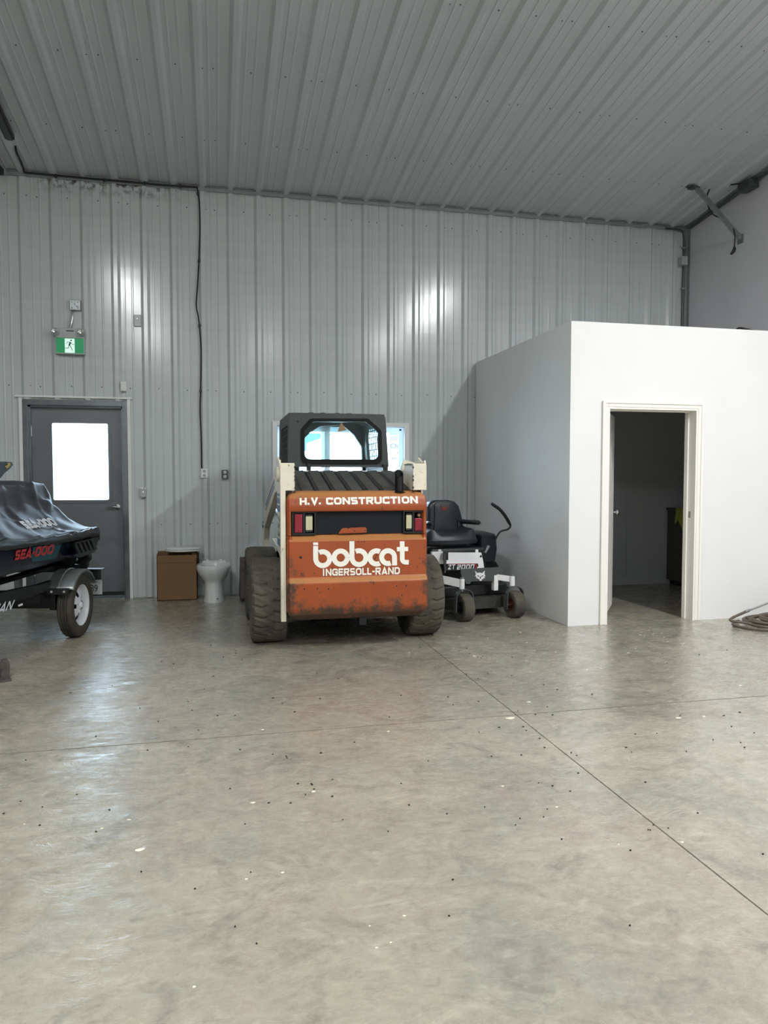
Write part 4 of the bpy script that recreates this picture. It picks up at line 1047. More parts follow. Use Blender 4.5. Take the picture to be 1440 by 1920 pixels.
# boom cross links seen right of the hood
lk_ = MB(); ptsl = [atY(x, y, 6.15) for x, y in ((748, 880), (754, 862), (774, 868), (776, 905), (768, 905), (760, 892))]
lk_.prism([(p.x, p.z) for p in ptsl], 6.08, 6.10); lk_.build('link_plate', 'cream', sk)
lk_ = MB(); a = atY(765, 870, 6.0); b = atY(772, 915, 5.95); lk_.tube([a, b], .022, 10); a = atY(776, 885, 5.9); lk_.tube([a, a + Vector((.06, 0, 0))], .03, 12); lk_.build('link_rod', 'blacksteel', sk)

# engine hood with slanted ribs
ha, hb_ = (atY(551, 883, 6.52), atY(748, 883, 6.52))
hz1 = ha.z; z0h = 1.235
def hood(u, v, o=0):   # u across, v from the tailgate to the cab
    xa = .592 + (ha.x - .592) * v; xb = 1.560 + (hb_.x - 1.560) * v
    return Vector((xa + (xb - xa) * u, 5.79 + (6.52 - 5.79) * v - o * .24, z0h + (hz1 - .005 - z0h) * v + o * .97))
m_ = MB().grid([[hood(k / 20, v / 6) for k in range(21)] for v in range(7)], smooth=False)
m_.grid([[hood(0, v / 6) for v in range(7)], [Vector((hood(0, v / 6).x, hood(0, v / 6).y, .80)) for v in range(7)]], smooth=False)
m_.grid([[hood(1, v / 6) for v in range(7)], [Vector((hood(1, v / 6).x, hood(1, v / 6).y, .80)) for v in range(7)]], smooth=False)
m_.box(.60, 1.55, 5.80, 6.6, .62, 1.20)
hood_o = m_.build('hood', 'hood', sk)
def hoodx(x, v, o=0):
    p = hood(0, v, o); q = hood(1, v, o); return Vector((min(max(x, p.x + .006), q.x - .006), p.y, p.z))
for k in range(7):
    x0_ = .655 + k * .1315; rows = []
    for v in (.01, .35, .7, .95): rows.append([hoodx(x0_, v, .0), hoodx(x0_ + .006, v, .016), hoodx(x0_ + .088, v, .020), hoodx(x0_ + .094, v, .0)])
    r = MB().grid(rows, smooth=False); r.add(rows[0], [(0, 1, 2, 3)]); r.add(rows[-1], [(0, 1, 2, 3)]); r.build('hood_slat', 'hood', hood_o)
    rows = [[hoodx(x0_ + .098, v, .003), hoodx(x0_ + .118, v, .003)] for v in (.02, .5, .97)]; MB().grid(rows, smooth=False).build('vent_gap', 'black', hood_o)
# exhaust
ex = MB(); c = atY(748.5, 924, 5.735); c.z = 1.232; top = c + Vector((.004, .02, .150)); n = 20; rows = []
for rr, hi in ((.052, 0), (.034, .006), (.034, 1), (.028, 1), (.028, .3)):
    row = []
    for k in range(n):
        a = 2 * PI * k / n; p = c.lerp(top, hi if hi == 1 else 0) + Vector((rr * math.cos(a), rr * math.sin(a), 0 if hi != .006 else .008))
        if hi == 1: p.z += rr * math.sin(a) * .95
        if hi == .3: p.z += .03
        row.append(p)
    rows.append(row)
ex.grid(rows, closed_u=True); ex.build('exhaust_pipe', 'rubber_gasket', sk)

# cab
CY0, CY1 = 6.60, 7.60
q = atY(541, 790, CY0); cxl = atY(541, 830, CY0).x; cxr = atY(726, 840, CY0).x; cz1 = atY(650, 775.5, CY0).z; cz0 = atY(650, 876, CY0).z
cxlT, cxrT = atY(542, 790, CY0).x, atY(722, 790, CY0).x; cxlB, cxrB = atY(541, 875, CY0).x, atY(729, 875, CY0).x
outer = fillet([(cxlB, cz0), (cxrB, cz0), (cxrT + .002, cz1), (cxlT + .002, cz1)], [.01, .01, .05, .03])
wn = [atY(x, y, CY0) for x, y in ((566, 862), (566, 805), (583, 786.5), (688, 786.5), (713, 808), (714, 862))]
wi_ = [(p.x, p.z) for p in wn]; wi_[0] = (wi_[0][0], atY(566, 867, CY0).z); wi_[-1] = (wi_[-1][0], atY(566, 867, CY0).z)
wpoly = fillet(wi_, [.06, .05, .04, .04, .05, .06], 7)
def inset(poly, d):
    cx = sum(p[0] for p in poly) / len(poly); cz = sum(p[1] for p in poly) / len(poly)
    w_ = max(p[0] for p in poly) - min(p[0] for p in poly); h_ = max(p[1] for p in poly) - min(p[1] for p in poly)
    return [(cx + (p[0] - cx) * (1 - 2 * d / w_), cz + (p[1] - cz) * (1 - 2 * d / h_)) for p in poly]
cabo = MB().ring(outer, wpoly, CY0, CY0 + .03, 'y', 64).build('cab_rear', 'cab', sk)
MB().ring(inset(wpoly, -.010), inset(wpoly, .024), CY0 - .012, CY0 + .01, 'y', 64).build('gasket', 'rubber_gasket', cabo)
gl = MB().prism(inset(wpoly, .020), CY0 + .004, CY0 + .008); gl.build('rear_glass', 'cabglass', cabo)
lo = MB(); lo.prism([(cxlB + .004, .80), (cxrB - .004, .80), (cxrB - .004, cz0 - .032), (cxlB + .004, cz0 - .032)], CY0 + .02, CY0 + .04); lo.build('lower_rear_panel', 'cab', cabo)
# holes/bolts on the rear panel
m_ = MB()
for px, py, r in ((558.5, 790, .010), (715, 790, .006), (570, 873, .005), (674, 863.5, .012)):
    p = atY(px, py, CY0 - .001); m_.lathe([(0, 0), (r, 0), (r, .004)], 10, (p.x, CY0 - .004, p.z), 'y')
b_ = m_.build('bolt', 'black', cabo); b_['kind'] = 'stuff'
# sides with opening, bars
def side(xr0, xr1, xf, sgn):
    def P(y, z, o=0): # the side leans in a little towards the roof
        t = (z - cz0) / (cz1 - cz0); xa = xr0 + (xr1 - xr0) * t; return Vector((xa + o * sgn, y, z))
    m_ = MB(); O = fillet([(CY0 + .030, cz0), (CY1, cz0), (CY1, cz1 - .05), (CY1 - .05, cz1), (CY0 + .030, cz1)], [0, 0, .04, .04, .0])
    I = fillet(rect(CY0 + .10, CY1 - .20, cz0 + .02, cz1 - .10), [.02, .02, .08, .08])
    m_.ring(O, I, 0, .03, 'x', 48)
    m_.v = [tuple(P(v[1], v[2], v[0] - .03)) for v in m_.v]
    o = m_.build('cab_side', 'cab', sk)
    nb = 6
    for k in range(nb):
        z = cz0 + .055 + k * (cz1 - .10 - cz0 - .06) / (nb - 1) * .95
        MB().tube([P(CY0 + .09, z, -.014), P(CY1 - .19, z, -.014)], .005, 6).build('screen_bar', 'cab', o)
    for k in range(7):
        y = CY0 + .18 + k * .09
        MB().tube([P(y, cz0 + .01, -.010), P(y, cz1 - .09, -.010)], .004, 6).build('screen_bar', 'cab', o)
    m_ = MB(); m_.prism([(CY0 + .03, .62), (CY1, .62), (CY1, cz0), (CY0 + .03, cz0)], xr0 - (.012 if sgn > 0 else -.012), xr0 - (.0 if sgn > 0 else 0), 'x'); m_.build('lower_side', 'cab', o)
side(cxlB, cxlT, None, -1); side(cxrB, cxrT, None, 1)
rf = MB(); n = 12; rows = []
for i, y in enumerate((CY0 + .0, CY0 + .02, CY0 + .1, CY1 - .08, CY1 - .02, CY1 + .02)):
    dz = (-.006, 0, .004, .004, -.004, -.03)[i]; row = []
    for k in range(n + 1):
        t = k / n; e = min(t, 1 - t); row.append((cxlT - .002 + (cxrT - cxlT + .006) * t, y, cz1 + dz - (.05 * (1 - e / .08) ** 2 if e < .08 else 0)))
    rows.append(row)
rf.grid(rows); rf.grid([[(p[0], p[1], p[2] - .02) for p in r] for r in rows]); rfo = rf.build('cab_roof', 'cab', sk)
sb_ = MB()
for px in (583, 605, 632, 655): p = atY(px, 776, CY0 + .03); sb_.box(p.x - .02, p.x + .02, CY0 + .01, CY0 + .05, cz1 - .002, cz1 + .006, .002)
sb_.build('roof_strip', 'cab', rfo)
# front hoop with chamfered corners
ib = [atY(x, y, CY1) for x, y in ((560, 895), (560, 832), (580, 812), (598, 800), (640, 797), (662, 815), (677, 838), (680, 895))]
inn = fillet([(p.x, p.z) for p in ib], [0, .05, .05, .05, .05, .08, .05, 0]); inn = [(x, z) for x, z in inn]
zb = .62; inn = [(x, max(z, zb + .1)) for x, z in inn]
inn[0] = (inn[0][0], zb + .12); inn[-1] = (inn[-1][0], zb + .12)
MB().ring(fillet([(cxlB, zb), (cxrB, zb), (cxrT, cz1 - .01), (cxlT, cz1 - .01)], [0, 0, .05, .05]), inn, CY1 - .05, CY1 + .01, 'y', 64).build('cab_front_hoop', 'cab', sk)
# seat and lap bar inside, hinges under the rear panel, warning sticker
m_ = MB().box(.80, 1.34, 6.66, 6.76, .82, 1.30, .03); m_.box(.80, 1.34, 6.66, 7.12, .74, .86, .03); m_.build('driver_seat', 'seat_vinyl', sk)
MB().box(cxlB, cxrB, CY0 + .04, CY1, .60, .63).build('cab_floor', 'cab', sk)
for px in (579, 721):
    p = atY(px, 876, CY0 - .01); MB().box(p.x - .018, p.x + .018, CY0 - .03, CY0 + .02, hz1 - .03, cz0 + .03, .006).build('hood_hinge', 'black', sk)
wb_ = MB(); a = atY(500, 880, 6.57); wb_.box(ha.x + .0, hb_.x + .03, 6.56, 6.575, hz1 - .012, hz1 + .004); wb_.build('cross_bar', 'white_paint', sk)
m_ = MB(); p3 = [atY(x, y, CY0 + .003) for x, y in ((639.5, 791.5), (633, 809.5), (650, 806.5))]
m_.prism([(p.x, p.z) for p in p3], CY0 + .0005, CY0 + .003); m_.build('warning_sticker', 'sticker', cabo)

# ================================================================== the zero-turn mower
mo = empty('zero_turn_mower', (2.525, 6.60, 0), math.radians(9), 'black and white zero-turn mower parked between the loader and the white room', 'mower')
def ML(px, py, ly):      # photograph point -> mower local coordinates at local depth ly
    m = WM[mo.name]; n = (m.to_3x3() @ Vector((0, 1, 0))); o = m @ Vector((0, ly, 0)); d = ray(px, py)
    t = (o - CP).dot(n) / d.dot(n); return m.inverted() @ (CP + d * t)
def plate_px(pts, ly, th, name, m, parent=mo, r=.0):
    P = [ML(x, y, ly) for x, y in pts]; poly = [(p.x, p.z) for p in P]
    if r: poly = fillet(poly, r)
    return MB().prism(poly, ly, ly + th).build(name, m, parent, local=True)
M['rim_brown'] = mat('rusty_rim', '4a2418', rough=.6)
ct_rows = tyre_mesh(.128, .115, .0, 60, .06, 8)
for px, sx in ((870, -1), (962.5, 1)):
    g0 = ML(px, 1160, -.0); cx = g0.x; cy = .0 if sx < 0 else -.02
    t = MB(); t.grid([[(cx + x, cy + y, .127 + z) for x, y, z in r] for r in ct_rows], closed_v=True)
    cw = t.build('caster_tyre', 'tyre', mo, local=True)
    r = MB().lathe([(.066, -.045), (.055, -.02), (.02, -.015), (.0, -.015)], 24, (cx, cy, .127), 'x'); r.lathe([(.066, .045), (.055, .02), (.02, .015), (.0, .015)], 24, (cx, cy, .127), 'x')
    r.tube([(cx - .085, cy, .127), (cx + .085, cy, .127)], .012, 10); r.build('rim', 'rim_brown' if sx > 0 else 'blacksteel', cw, local=True)
    fk = MB(); arc_ = [(cx + .092 * math.cos(a), cy, .225 + .078 * math.sin(a)) for a in [PI * k / 12 for k in range(13)]]
    line = [(cx + .098, cy, .09)] + arc_ + [(cx - .098, cy, .09)]
    rows = [[(p[0], p[1] - .022, p[2]), (p[0], p[1] + .022, p[2]), (p[0] * 1 + (cx - p[0]) * .09, p[1] + .022, p[2] - .006), (p[0] + (cx - p[0]) * .09, p[1] - .022, p[2] - .006)] for p in line]
    fk.grid(rows, closed_u=True); fk.build('caster_fork', 'dark_grey', mo, local=True)
    q = ML(px - (4 if sx < 0 else 2), 1075, .02); bx = q.x
    bl = MB().lathe([(0, .395), (.022, .395), (.026, .39), (.026, .30), (0, .30)], 16, (bx, .02, 0), 'z'); bl.tube([(bx, .02, .28), (bx, .02, .31)], .014, 10)
    bo_ = bl.build('spindle', 'white_paint', mo, local=True)
    MB().lathe([(0, .412), (.018, .410), (.020, .395)], 14, (bx, .02, 0), 'z').build('cap', 'galv', bo_, local=True)
    am = MB()
    if sx < 0: beam(am, Vector((bx - .02, .03, .355)), Vector((bx - .23, .22, .40)), Vector((0, 0, 1)), Vector((.6, .8, 0)), .036, .02)
    else: beam(am, Vector((bx - .01, .03, .365)), Vector((bx - .17, .14, .385)), Vector((0, 0, 1)), Vector((-.6, .8, 0)), .028, .02); am.box(bx - .155, bx - .108, .098, .15, .25, .40, .004)
    am.build('caster_arm', 'white_paint', mo, local=True)
# deck, frame
dk = MB(); d0, d1_ = ML(806, 1135, .45).x, ML(946, 1135, .30).x
dk.prism(fillet([(d0, .28), (d0 + .12, .14), (d1_ - .12, .14), (d1_, .26), (d1_ + .02, .75), (d0 - .05, .80)], .07), .075, .185, 'z'); dk.build('deck', 'deck_mud', mo, local=True, bevel=.01)
MB().box(d0 + .02, d1_ - .02, .22, .95, .185, .30, .02).build('frame', 'blacksteel', mo, local=True)
ft = plate_px(((863, 1067), (945, 1063), (948, 1071), (941, 1072), (938, 1089), (884, 1090), (881, 1095), (874, 1095), (871, 1087), (866, 1082)), .10, .012, 'front_plate', 'dark_grey')
# white foot pan, with label
fp = MB(); a, b, c, d = ML(836, 1036.5, .40), ML(902, 1036.5, .40), ML(907.5, 1067, .22), ML(836, 1070, .22)
fp.grid([[d, c], [d.lerp(a, .45) + Vector((0, -.01, .0)), c.lerp(b, .45) + Vector((0, -.01, 0))], [a, b]], smooth=False)
fp.grid([[a, b], [a + Vector((0, .1, 0)), b + Vector((0, .1, 0))]], smooth=False)
fp.add([b, c, c + Vector((0, .3, 0)), b + Vector((0, .2, 0))], [(0, 1, 2, 3)])
fpo = fp.build('foot_pan', 'white_paint', mo, local=True); sd = fpo.modifiers.new('thickness', 'SOLIDIFY'); sd.thickness = .006; sd.offset = 0
lp = ML(813, 1045, .36)
MB().box(ML(808, 1060, .36).x, ML(832, 1060, .36).x, .34, .38, ML(820, 1058, .36).z, ML(820, 1034, .36).z, .01).build('side_panel', 'white_paint', mo, local=True)
def onpan(px, py, o=.006): # point of the sloping pan seen at this place
    t = 1 - (py - 1036.5) / 32.0; ly = .22 + .18 * min(max(t, 0), 1) - .012
    p = ML(px, py, ly); return Vector((p.x, p.y - o, p.z))
m_ = MB(); m_.grid([[onpan(x, 1057 + (x - 836) * -.010 , .004) for x in (836, 860, 885, 892, 895.5)], [onpan(x, y, .004) for x, y in ((836, 1063), (860, 1062.5), (885, 1062), (892, 1061), (897, 1061))], [onpan(x, y, .004) for x, y in ((836, 1070.5), (860, 1069), (885, 1068), (888, 1067.5), (891.5, 1067.5))]], smooth=False)
m_.build('label_backing', 'black_print', fpo, local=True)
m_ = MB(); m_.grid([[onpan(888, 1056.5, .006), onpan(891.5, 1062, .006), onpan(888, 1067.5, .006)], [onpan(891.5, 1056.5, .006), onpan(895.5, 1062, .006), onpan(891.5, 1067.5, .006)]], smooth=False)
m_.grid([[onpan(x, 1057.2, .006) for x in (838, 862, 888)], [onpan(x, 1058.2, .006) for x in (838, 862, 888)]], smooth=False); m_.build('red_stripe', 'red_print', fpo, local=True)
for s, xa, xb in (('ZT', 839, 853), ('2000', 855.5, 889)):
    m_ = MB(); block_on(m_, s, lambda u, v, o: onpan(xa + (xb - xa) * u, 1067.6 - u * .8 - 9 * v, .010 + o), .19, .22, .22); m_.build('lettering', 'white_paint', fpo, local=True)
# wildcat head badge on the front plate
bd = [(890, 1069.5), (894.5, 1074.5), (897, 1073.8), (901, 1073.6), (904, 1074.6), (908.5, 1070), (908, 1076.5), (909.6, 1080), (907, 1081.2), (909.5, 1083.5), (906, 1084), (905.5, 1086), (903.5, 1085.5), (902.5, 1089), (899, 1088.8), (898.3, 1085.5), (896, 1086), (895, 1084), (892, 1084), (893.5, 1081.2), (890.2, 1080.6), (892, 1077)]
P = [ML(x, y, .098) for x, y in bd]; MB().prism([(p.x, p.z) for p in P], .093, .098).build('badge', 'white_paint', ft, local=True)
m_ = MB()
for pts in ([(894.5, 1078.5), (899, 1080.3), (898.5, 1081.3), (895.5, 1080.4)], [(906.5, 1078.5), (902, 1080.3), (902.5, 1081.3), (905.5, 1080.4)], [(899.6, 1081.5), (901.6, 1081.5), (901.2, 1085), (900.0, 1085)]):
    P = [ML(x, y, .092) for x, y in pts]; m_.prism([(p.x, p.z) for p in P], .0905, .093)
m_.build('badge_face', 'black_print', ft, local=True)
# levers, pedals, small hardware at the left of the pan
m_ = MB().tube([ML(833, 1034, .30), ML(834, 1075, .20)], .010, 8); m_.box(ML(831, 1050, .30).x, ML(839, 1050, .30).x, .28, .31, ML(835, 1050, .3).z, ML(835, 1033, .3).z, .004); m_.build('height_lever', 'blacksteel', mo, local=True)
for px in (824, 893.5): p = ML(px, 1034, .42); MB().box(p.x - .016, p.x + .016, p.y - .01, p.y + .01, p.z - .03, p.z + .02, .004).build('hinge_tab', 'white_paint', mo, local=True)
p = ML(902, 1043, .33); m_ = MB(); m_.lathe([(0, 0), (.010, 0), (.010, .006)], 10, (p.x, p.y, p.z), 'y'); m_.build('bolt', 'black', mo, local=True)
p0, p1 = ML(909, 1037, .42), ML(916, 1024, .46); MB().tube([p0, p1], [.012, .016], 8).build('brake_lever', 'brushed', mo, local=True)
# rear body, engine, fenders
MB().box(d0 + .0, ML(905, 1030, .5).x, .42, .80, .28, ML(850, 1027, .45).z, .03).build('seat_base', 'black', mo, local=True)
rw = tyre_mesh(.235, .20, .006, 90, .12, 20)
for px, ly in ((945, .86),): pass
for xx in (-.42, .43):
    t = MB(); t.grid([[(xx + x, .86 + y, .234 + z) for x, y, z in r] for r in rw], closed_v=True); tt = t.build('drive_tyre', 'tyre_black', mo, local=True)
    MB().lathe([(.12, -.08), (.10, -.03), (0, -.03)], 24, (xx, .86, .234), 'x').lathe([(.12, .08), (.10, .03), (0, .03)], 24, (xx, .86, .234), 'x').build('rim', 'blacksteel', tt, local=True)
MB().box(-.22, .24, .80, 1.20, .28, .66, .05).build('engine_cover', 'black', mo, local=True)
# right fuel tank / fender
tk = MB(); rows = []
for ly, x0, x1, z0, z1 in ((.46, 899, 926, 1052, 1004), (.50, 896, 929, 1058, 1001), (.70, 896, 930, 1058, 999), (.98, 896, 928, 1050, 1000), (1.02, 900, 924, 1040, 1004)):
    k = ML(x0, 1000, .5).x; k2 = ML(x1, 1000, .5).x; za = ML(910, z0, .5).z; zb2 = ML(910, z1, .5).z
    poly = fillet([(k, za), (k2 - .01, za), (k2 + .012, za + .12), (k2, zb2), (k, zb2)], .03, 4); rows.append([(p[0], ly, p[1]) for p in poly])
tk.grid(rows, closed_u=True); tk.add(rows[0], [tuple(range(len(rows[0])))]); tk.add(rows[-1], [tuple(range(len(rows[0])))]); tk.build('fuel_tank', 'fender_plastic', mo, local=True)
tl = MB(); a = ML(896, 998, .75); b = ML(914, 1001, .75); tl.box(a.x, b.x, .70, .90, b.z - .02, a.z, .01); tl.build('console', 'black', mo, local=True)
kl = -.40; lt2 = MB().box(-.43, -.24, .50, 1.0, .46, .70, .05); lt2.build('left_fender', 'fender_plastic', mo, local=True)
# seat
def pad(rows_fn, nu, nv): return MB().grid([[rows_fn(i / nu, j / nv) for j in range(nv + 1)] for i in range(nu + 1)])
bpo = [(806, 1001), (804, 985), (804, 950), (808, 942), (817, 938), (842, 937.5), (853, 940), (861, 948), (866, 965), (870, 985), (873, 1000), (868, 1003), (840, 1004), (815, 1003)]
P = [ML(x, y, .74) for x, y in bpo]; bpoly = fillet([(p.x, p.z) for p in P], .03, 4)
def cushion(poly, y0, th, bulge, name, m):
    cx = sum(p[0] for p in poly) / len(poly); cz = sum(p[1] for p in poly) / len(poly); rows = []
    for s, yy in ((1, y0 + th), (1.0, y0 + th * .4), (.985, y0 + th * .12), (.94, y0 + .0), (.86, y0 - bulge * .3), (.6, y0 - bulge * .8), (.3, y0 - bulge), (.02, y0 - bulge)):
        rows.append([(cx + (p[0] - cx) * s, yy, cz + (p[1] - cz) * s) for p in poly])
    m_ = MB().grid(rows, closed_u=True); m_.add(rows[0], [tuple(range(len(poly)))]); return m_.build(name, m, mo, local=True)
bck = cushion(bpoly, .74, .10, .015, 'backrest', 'seat_side')
ip = [(814, 999), (816, 965), (815, 945), (822, 941), (846, 941), (853, 950), (857, 975), (861, 998), (850, 1001), (825, 1001)]
P = [ML(x, y, .71) for x, y in ip]; ipl = fillet([(p.x, p.z) for p in P], .03, 4); cxp = sum(p[0] for p in ipl) / len(ipl); czp = sum(p[1] for p in ipl) / len(ipl)
m_ = MB(); rows = [[(cxp + (p[0] - cxp) * s, yy, czp + (p[1] - czp) * s) for p in ipl] for s, yy in ((1, .735), (1, .728), (.97, .720), (.8, .712), (.4, .706), (.02, .706))]; m_.grid(rows, closed_u=True); m_.build('backrest_panel', 'seat_vinyl', bck, local=True)
m_ = MB(); cpx, cpy = 833, 952
lgp = [(-6, -4), (-3, -1.5), (0, -1), (3, -1.5), (6, -4), (5, 0), (6.5, 2), (4, 2.5), (3, 4.5), (0, 5.5), (-3, 4.5), (-4, 2.5), (-6.5, 2), (-5, 0)]
P = [ML(cpx + x, cpy + y, .700) for x, y in lgp]; m_.prism([(p.x, p.z) for p in P], .7015, .706); m_.build('seat_badge', 'orange_print', bck, local=True)
# cushion
cu_ = MB(); rows = []; zc_, xa, xb = ML(850, 997, .62).z, ML(803, 1010, .45).x, ML(896, 1010, .45).x
sec = [(.74, .0), (.70, .015), (.60, .0), (.50, .0), (.44, -.005), (.41, -.03), (.40, -.07), (.42, -.11), (.50, -.125), (.74, -.125)]
nn = 24
for (y, dz) in sec:
    row = []
    for k in range(nn + 1):
        t = k / nn; e = abs(2 * t - 1); bol = .045 * math.exp(-((e - .80) / .14) ** 2) if y > .42 and dz > -.05 else 0
        edge = .05 * max(0, (e - .90) / .10) ** 2 if dz > -.05 else 0
        yy_ = y + (.05 * e * e if y < .55 else 0)
        row.append((xa + (xb - xa) * (t if True else t), yy_, zc_ + dz + bol - edge))
    rows.append(row)
cu_.grid(rows); cu_.add([r[0] for r in rows], [tuple(range(len(rows)))]); cu_.add([r[-1] for r in rows], [tuple(range(len(rows)))]); cu_.build('seat_cushion', 'seat_vinyl', mo, local=True)
a, b = ML(871, 976, .55), ML(898, 984, .50)
for (xa_, xb_, nm) in ((ML(871, 979, .55).x, ML(898, 979, .5).x, 1), (ML(803, 979, .6).x - .10, ML(806, 979, .6).x + .01, 0)):
    z = ML(885, 979, .55).z
    ar = MB(); cx = (xa_ + xb_) / 2; ww = .032; rows = []
    for k in range(13):
        t = k / 12; yy_ = .76 - t * .32; s = math.sqrt(max(.02, 1 - (max(0, t - .85) / .16) ** 2)); off = (cx + .02 - cx) * t
        xm_ = (xa_ + .03) + (xb_ - xa_ - .05) * t if nm else cx
        rows.append([(xm_ + ww * s * math.cos(a_), yy_, z + .024 * s * math.sin(a_)) for a_ in [2 * PI * q_ / 12 for q_ in range(12)]])
    ar.grid(rows, closed_u=True); ar.add(rows[0], [tuple(range(12))]); ar.add(rows[-1], [tuple(range(12))])
    ar.box(rows[0][0][0] - .055, rows[0][0][0] - .015, .70, .76, z - .10, z, .006); ar.build('armrest', 'seat_vinyl', mo, local=True)
# steering lever at the right: dark grip and tube
lvp = [ML(x, y, l) for x, y, l in ((928, 1013, .42), (934, 1002, .40), (940, 996, .38), (951, 993, .36), (956, 989, .36), (957, 984, .36), (955, 980, .36))]
MB().tube(smoothline(lvp, 6), .010, 8).build('lever_rod', 'blacksteel', mo, local=True)
gp = [ML(x, y, l) for x, y, l in ((956.5, 984, .36), (950, 972, .34), (943, 962, .33), (935, 953.5, .32), (920, 943.5, .32))]
MB().tube(smoothline(gp, 6), [.013] * 2 + [.017] * 21 + [.015] * 2, 10).build('lever_grip', 'black', mo, local=True)
# discharge chute side plate
MB().prism([(d1_ - .04, .10), (d1_ + .05, .11), (d1_ + .06, .24), (d1_ - .02, .26)], .30, .31).build('chute_plate', 'blacksteel', mo, local=True)

# ================================================================== trailer and covered watercraft
TA = math.radians(-10.95); TO = (-1.74, 6.77, 0)
trl = empty('boat_trailer', TO, TA, 'black trailer with galvanised fender carrying the covered watercraft', 'trailer')
def TL(px, py, lx):          # photograph point -> trailer local coordinates on the vertical plane x = lx
    m = WM[trl.name]; n = (m.to_3x3() @ Vector((1, 0, 0))); o = m @ Vector((lx, 0, 0)); d = ray(px, py)
    t = (o - CP).dot(n) / d.dot(n); return m.inverted() @ (CP + d * t)
tw_, tr_ = .125, .268
def ttyre():
    h = tw_ / 2; full = [(.165, -h * .7), (.18, -h * .92), (.225, -h), (.25, -h * .93), (.262, -h * .82)]
    n = 16
    for k in range(n + 1):
        u = -1 + 2 * k / n; g_ = any(abs(u - c) < .07 for c in (-.55, -.18, .18, .55)); full.append((tr_ - (.010 if g_ else 0) - .004 * abs(u) ** 3, u * h * .76))
    full += [(r, -x) for r, x in [(.165, -h * .7), (.18, -h * .92), (.225, -h), (.25, -h * .93), (.262, -h * .82)][::-1]]
    return [[(x, r * math.cos(2 * PI * i / 80), r * math.sin(2 * PI * i / 80)) for r, x in full] for i in range(80)]
TT = ttyre()
for wx, s in ((.575, 1), (-.575, -1)):
    m_ = MB().grid([[(wx + x, y, tr_ + z) for x, y, z in r] for r in TT], closed_v=True); t = m_.build('tyre', 'tyre_trailer', trl, local=True)
    MB().lathe([(0, s * -.026), (.147, s * -.026)], 30, (wx, 0, tr_), 'x').build('shade_backing', 'black', t, local=True)  # black disc added as painted shade behind the rim cut-outs
    r = MB(); rr = .168
    r.lathe([(rr - .004, -.05), (rr - .02, -.03), (rr - .02, s * .010), (rr - .010, s * .040), (rr + .006, s * .052), (rr + .008, s * .044)], 40, (wx, 0, tr_), 'x')
    # disc with five cut-outs
    nseg = 60; Rr = [(.04, s * .046), (.062, s * .044), (.075, s * .036), (.118, s * .016), (.126, s * .012), (.150, s * .010)]
    rows = [[(wx + h, rad * math.cos(2 * PI * i / nseg), tr_ + rad * math.sin(2 * PI * i / nseg)) for rad, h in Rr] for i in range(nseg)]
    vs = [p for rw_ in rows for p in rw_]; fs = []
    nc = len(Rr)
    for i in range(nseg):
        for j in range(nc - 1):
            if j in (2, 3) and (i % 12) in (4, 5, 6, 7): continue
            fs.append((i * nc + j, i * nc + j + 1, ((i + 1) % nseg) * nc + j + 1, ((i + 1) % nseg) * nc + j))
    r.add(vs, fs, True); r.build('rim', 'rim_white', t, local=True)
    hb = MB().lathe([(0, s * .058), (.018, s * .057), (.026, s * .052), (.030, s * .044), (.04, s * .040), (.04, s * .02)], 20, (wx, 0, tr_), 'x')
    for k in range(5): a = 2 * PI * k / 5 + .3; hb.tube([(wx + s * .034, .062 * math.cos(a), tr_ + .062 * math.sin(a)), (wx + s * .050, .062 * math.cos(a), tr_ + .062 * math.sin(a))], .009, 6)
    hb.build('hub', 'rim_white', t, local=True)
    # galvanised fender arch
    f_ = MB(); rows = []
    for k in range(25):
        a = math.radians(33 + 112 * k / 24); rad = .318
        prof = [(-.135, -.006), (-.13, .0), (-.06, .002), (-.055, .010), (-.040, .010), (-.035, .002), (.065, .002), (.080, -.004), (.086, -.022)]
        rows.append([(wx + s * x, (rad + d) * math.cos(a), tr_ - .012 + (rad + d) * math.sin(a)) for x, d in prof])
    f_.grid(rows); fo_ = f_.build('fender', 'galv', trl, local=True); sd = fo_.modifiers.new('thickness', 'SOLIDIFY'); sd.thickness = .003
    b_ = MB().box(wx - s * .18, wx + s * .055, -.292, -.268, .402, .452, .003); bo2 = b_.build('fender_bracket', 'blacksteel', trl, local=True)
    for dx in (-.075, .025): MB().tube([(wx + s * dx, -.294, .427), (wx + s * dx, -.304, .427)], .011, 6).build('bolt', 'chrome', bo2, local=True)
# frame: rails converging to the tongue, cross members, bunks
for s in (-1, 1):
    fm = MB()
    beam(fm, Vector((s * .44, .50, .46)), Vector((s * .44, -.55, .47)), Vector((1, 0, 0)), Vector((0, 0, 1)), .025, .035)
    beam(fm, Vector((s * .44, -.53, .47)), Vector((s * .40, -1.3, .50)), Vector((1, 0, 0)), Vector((0, 0, 1)), .025, .042)
    beam(fm, Vector((s * .40, -1.28, .50)), Vector((s * .05, -2.9, .48)), Vector((1, 0, 0)), Vector((0, 0, 1)), .025, .042)
    fm.build('side_rail', 'blacksteel', trl, local=True)
MB().tube([(-.52, 0, tr_), (.52, 0, tr_)], .030, 12).box(-.47, .47, -.13, -.03, .275, .40, .004).build('axle', 'blacksteel', trl, local=True)
for s in (-1, 1): m_ = MB().box(s * .42, s * .47, -.16, .10, .25, .46, .006); m_.tube([(s * .46, 0, tr_), (s * .50, 0, tr_)], .045, 14); m_.build('axle_hanger', 'blacksteel', trl, local=True)
for y, h in ((-.35, .30), (-1.2, .36), (.48, .44)): MB().box(-.44, .44, y - .035, y + .035, h + .05, h + .12, .003).build('cross_member', 'blacksteel', trl, local=True)
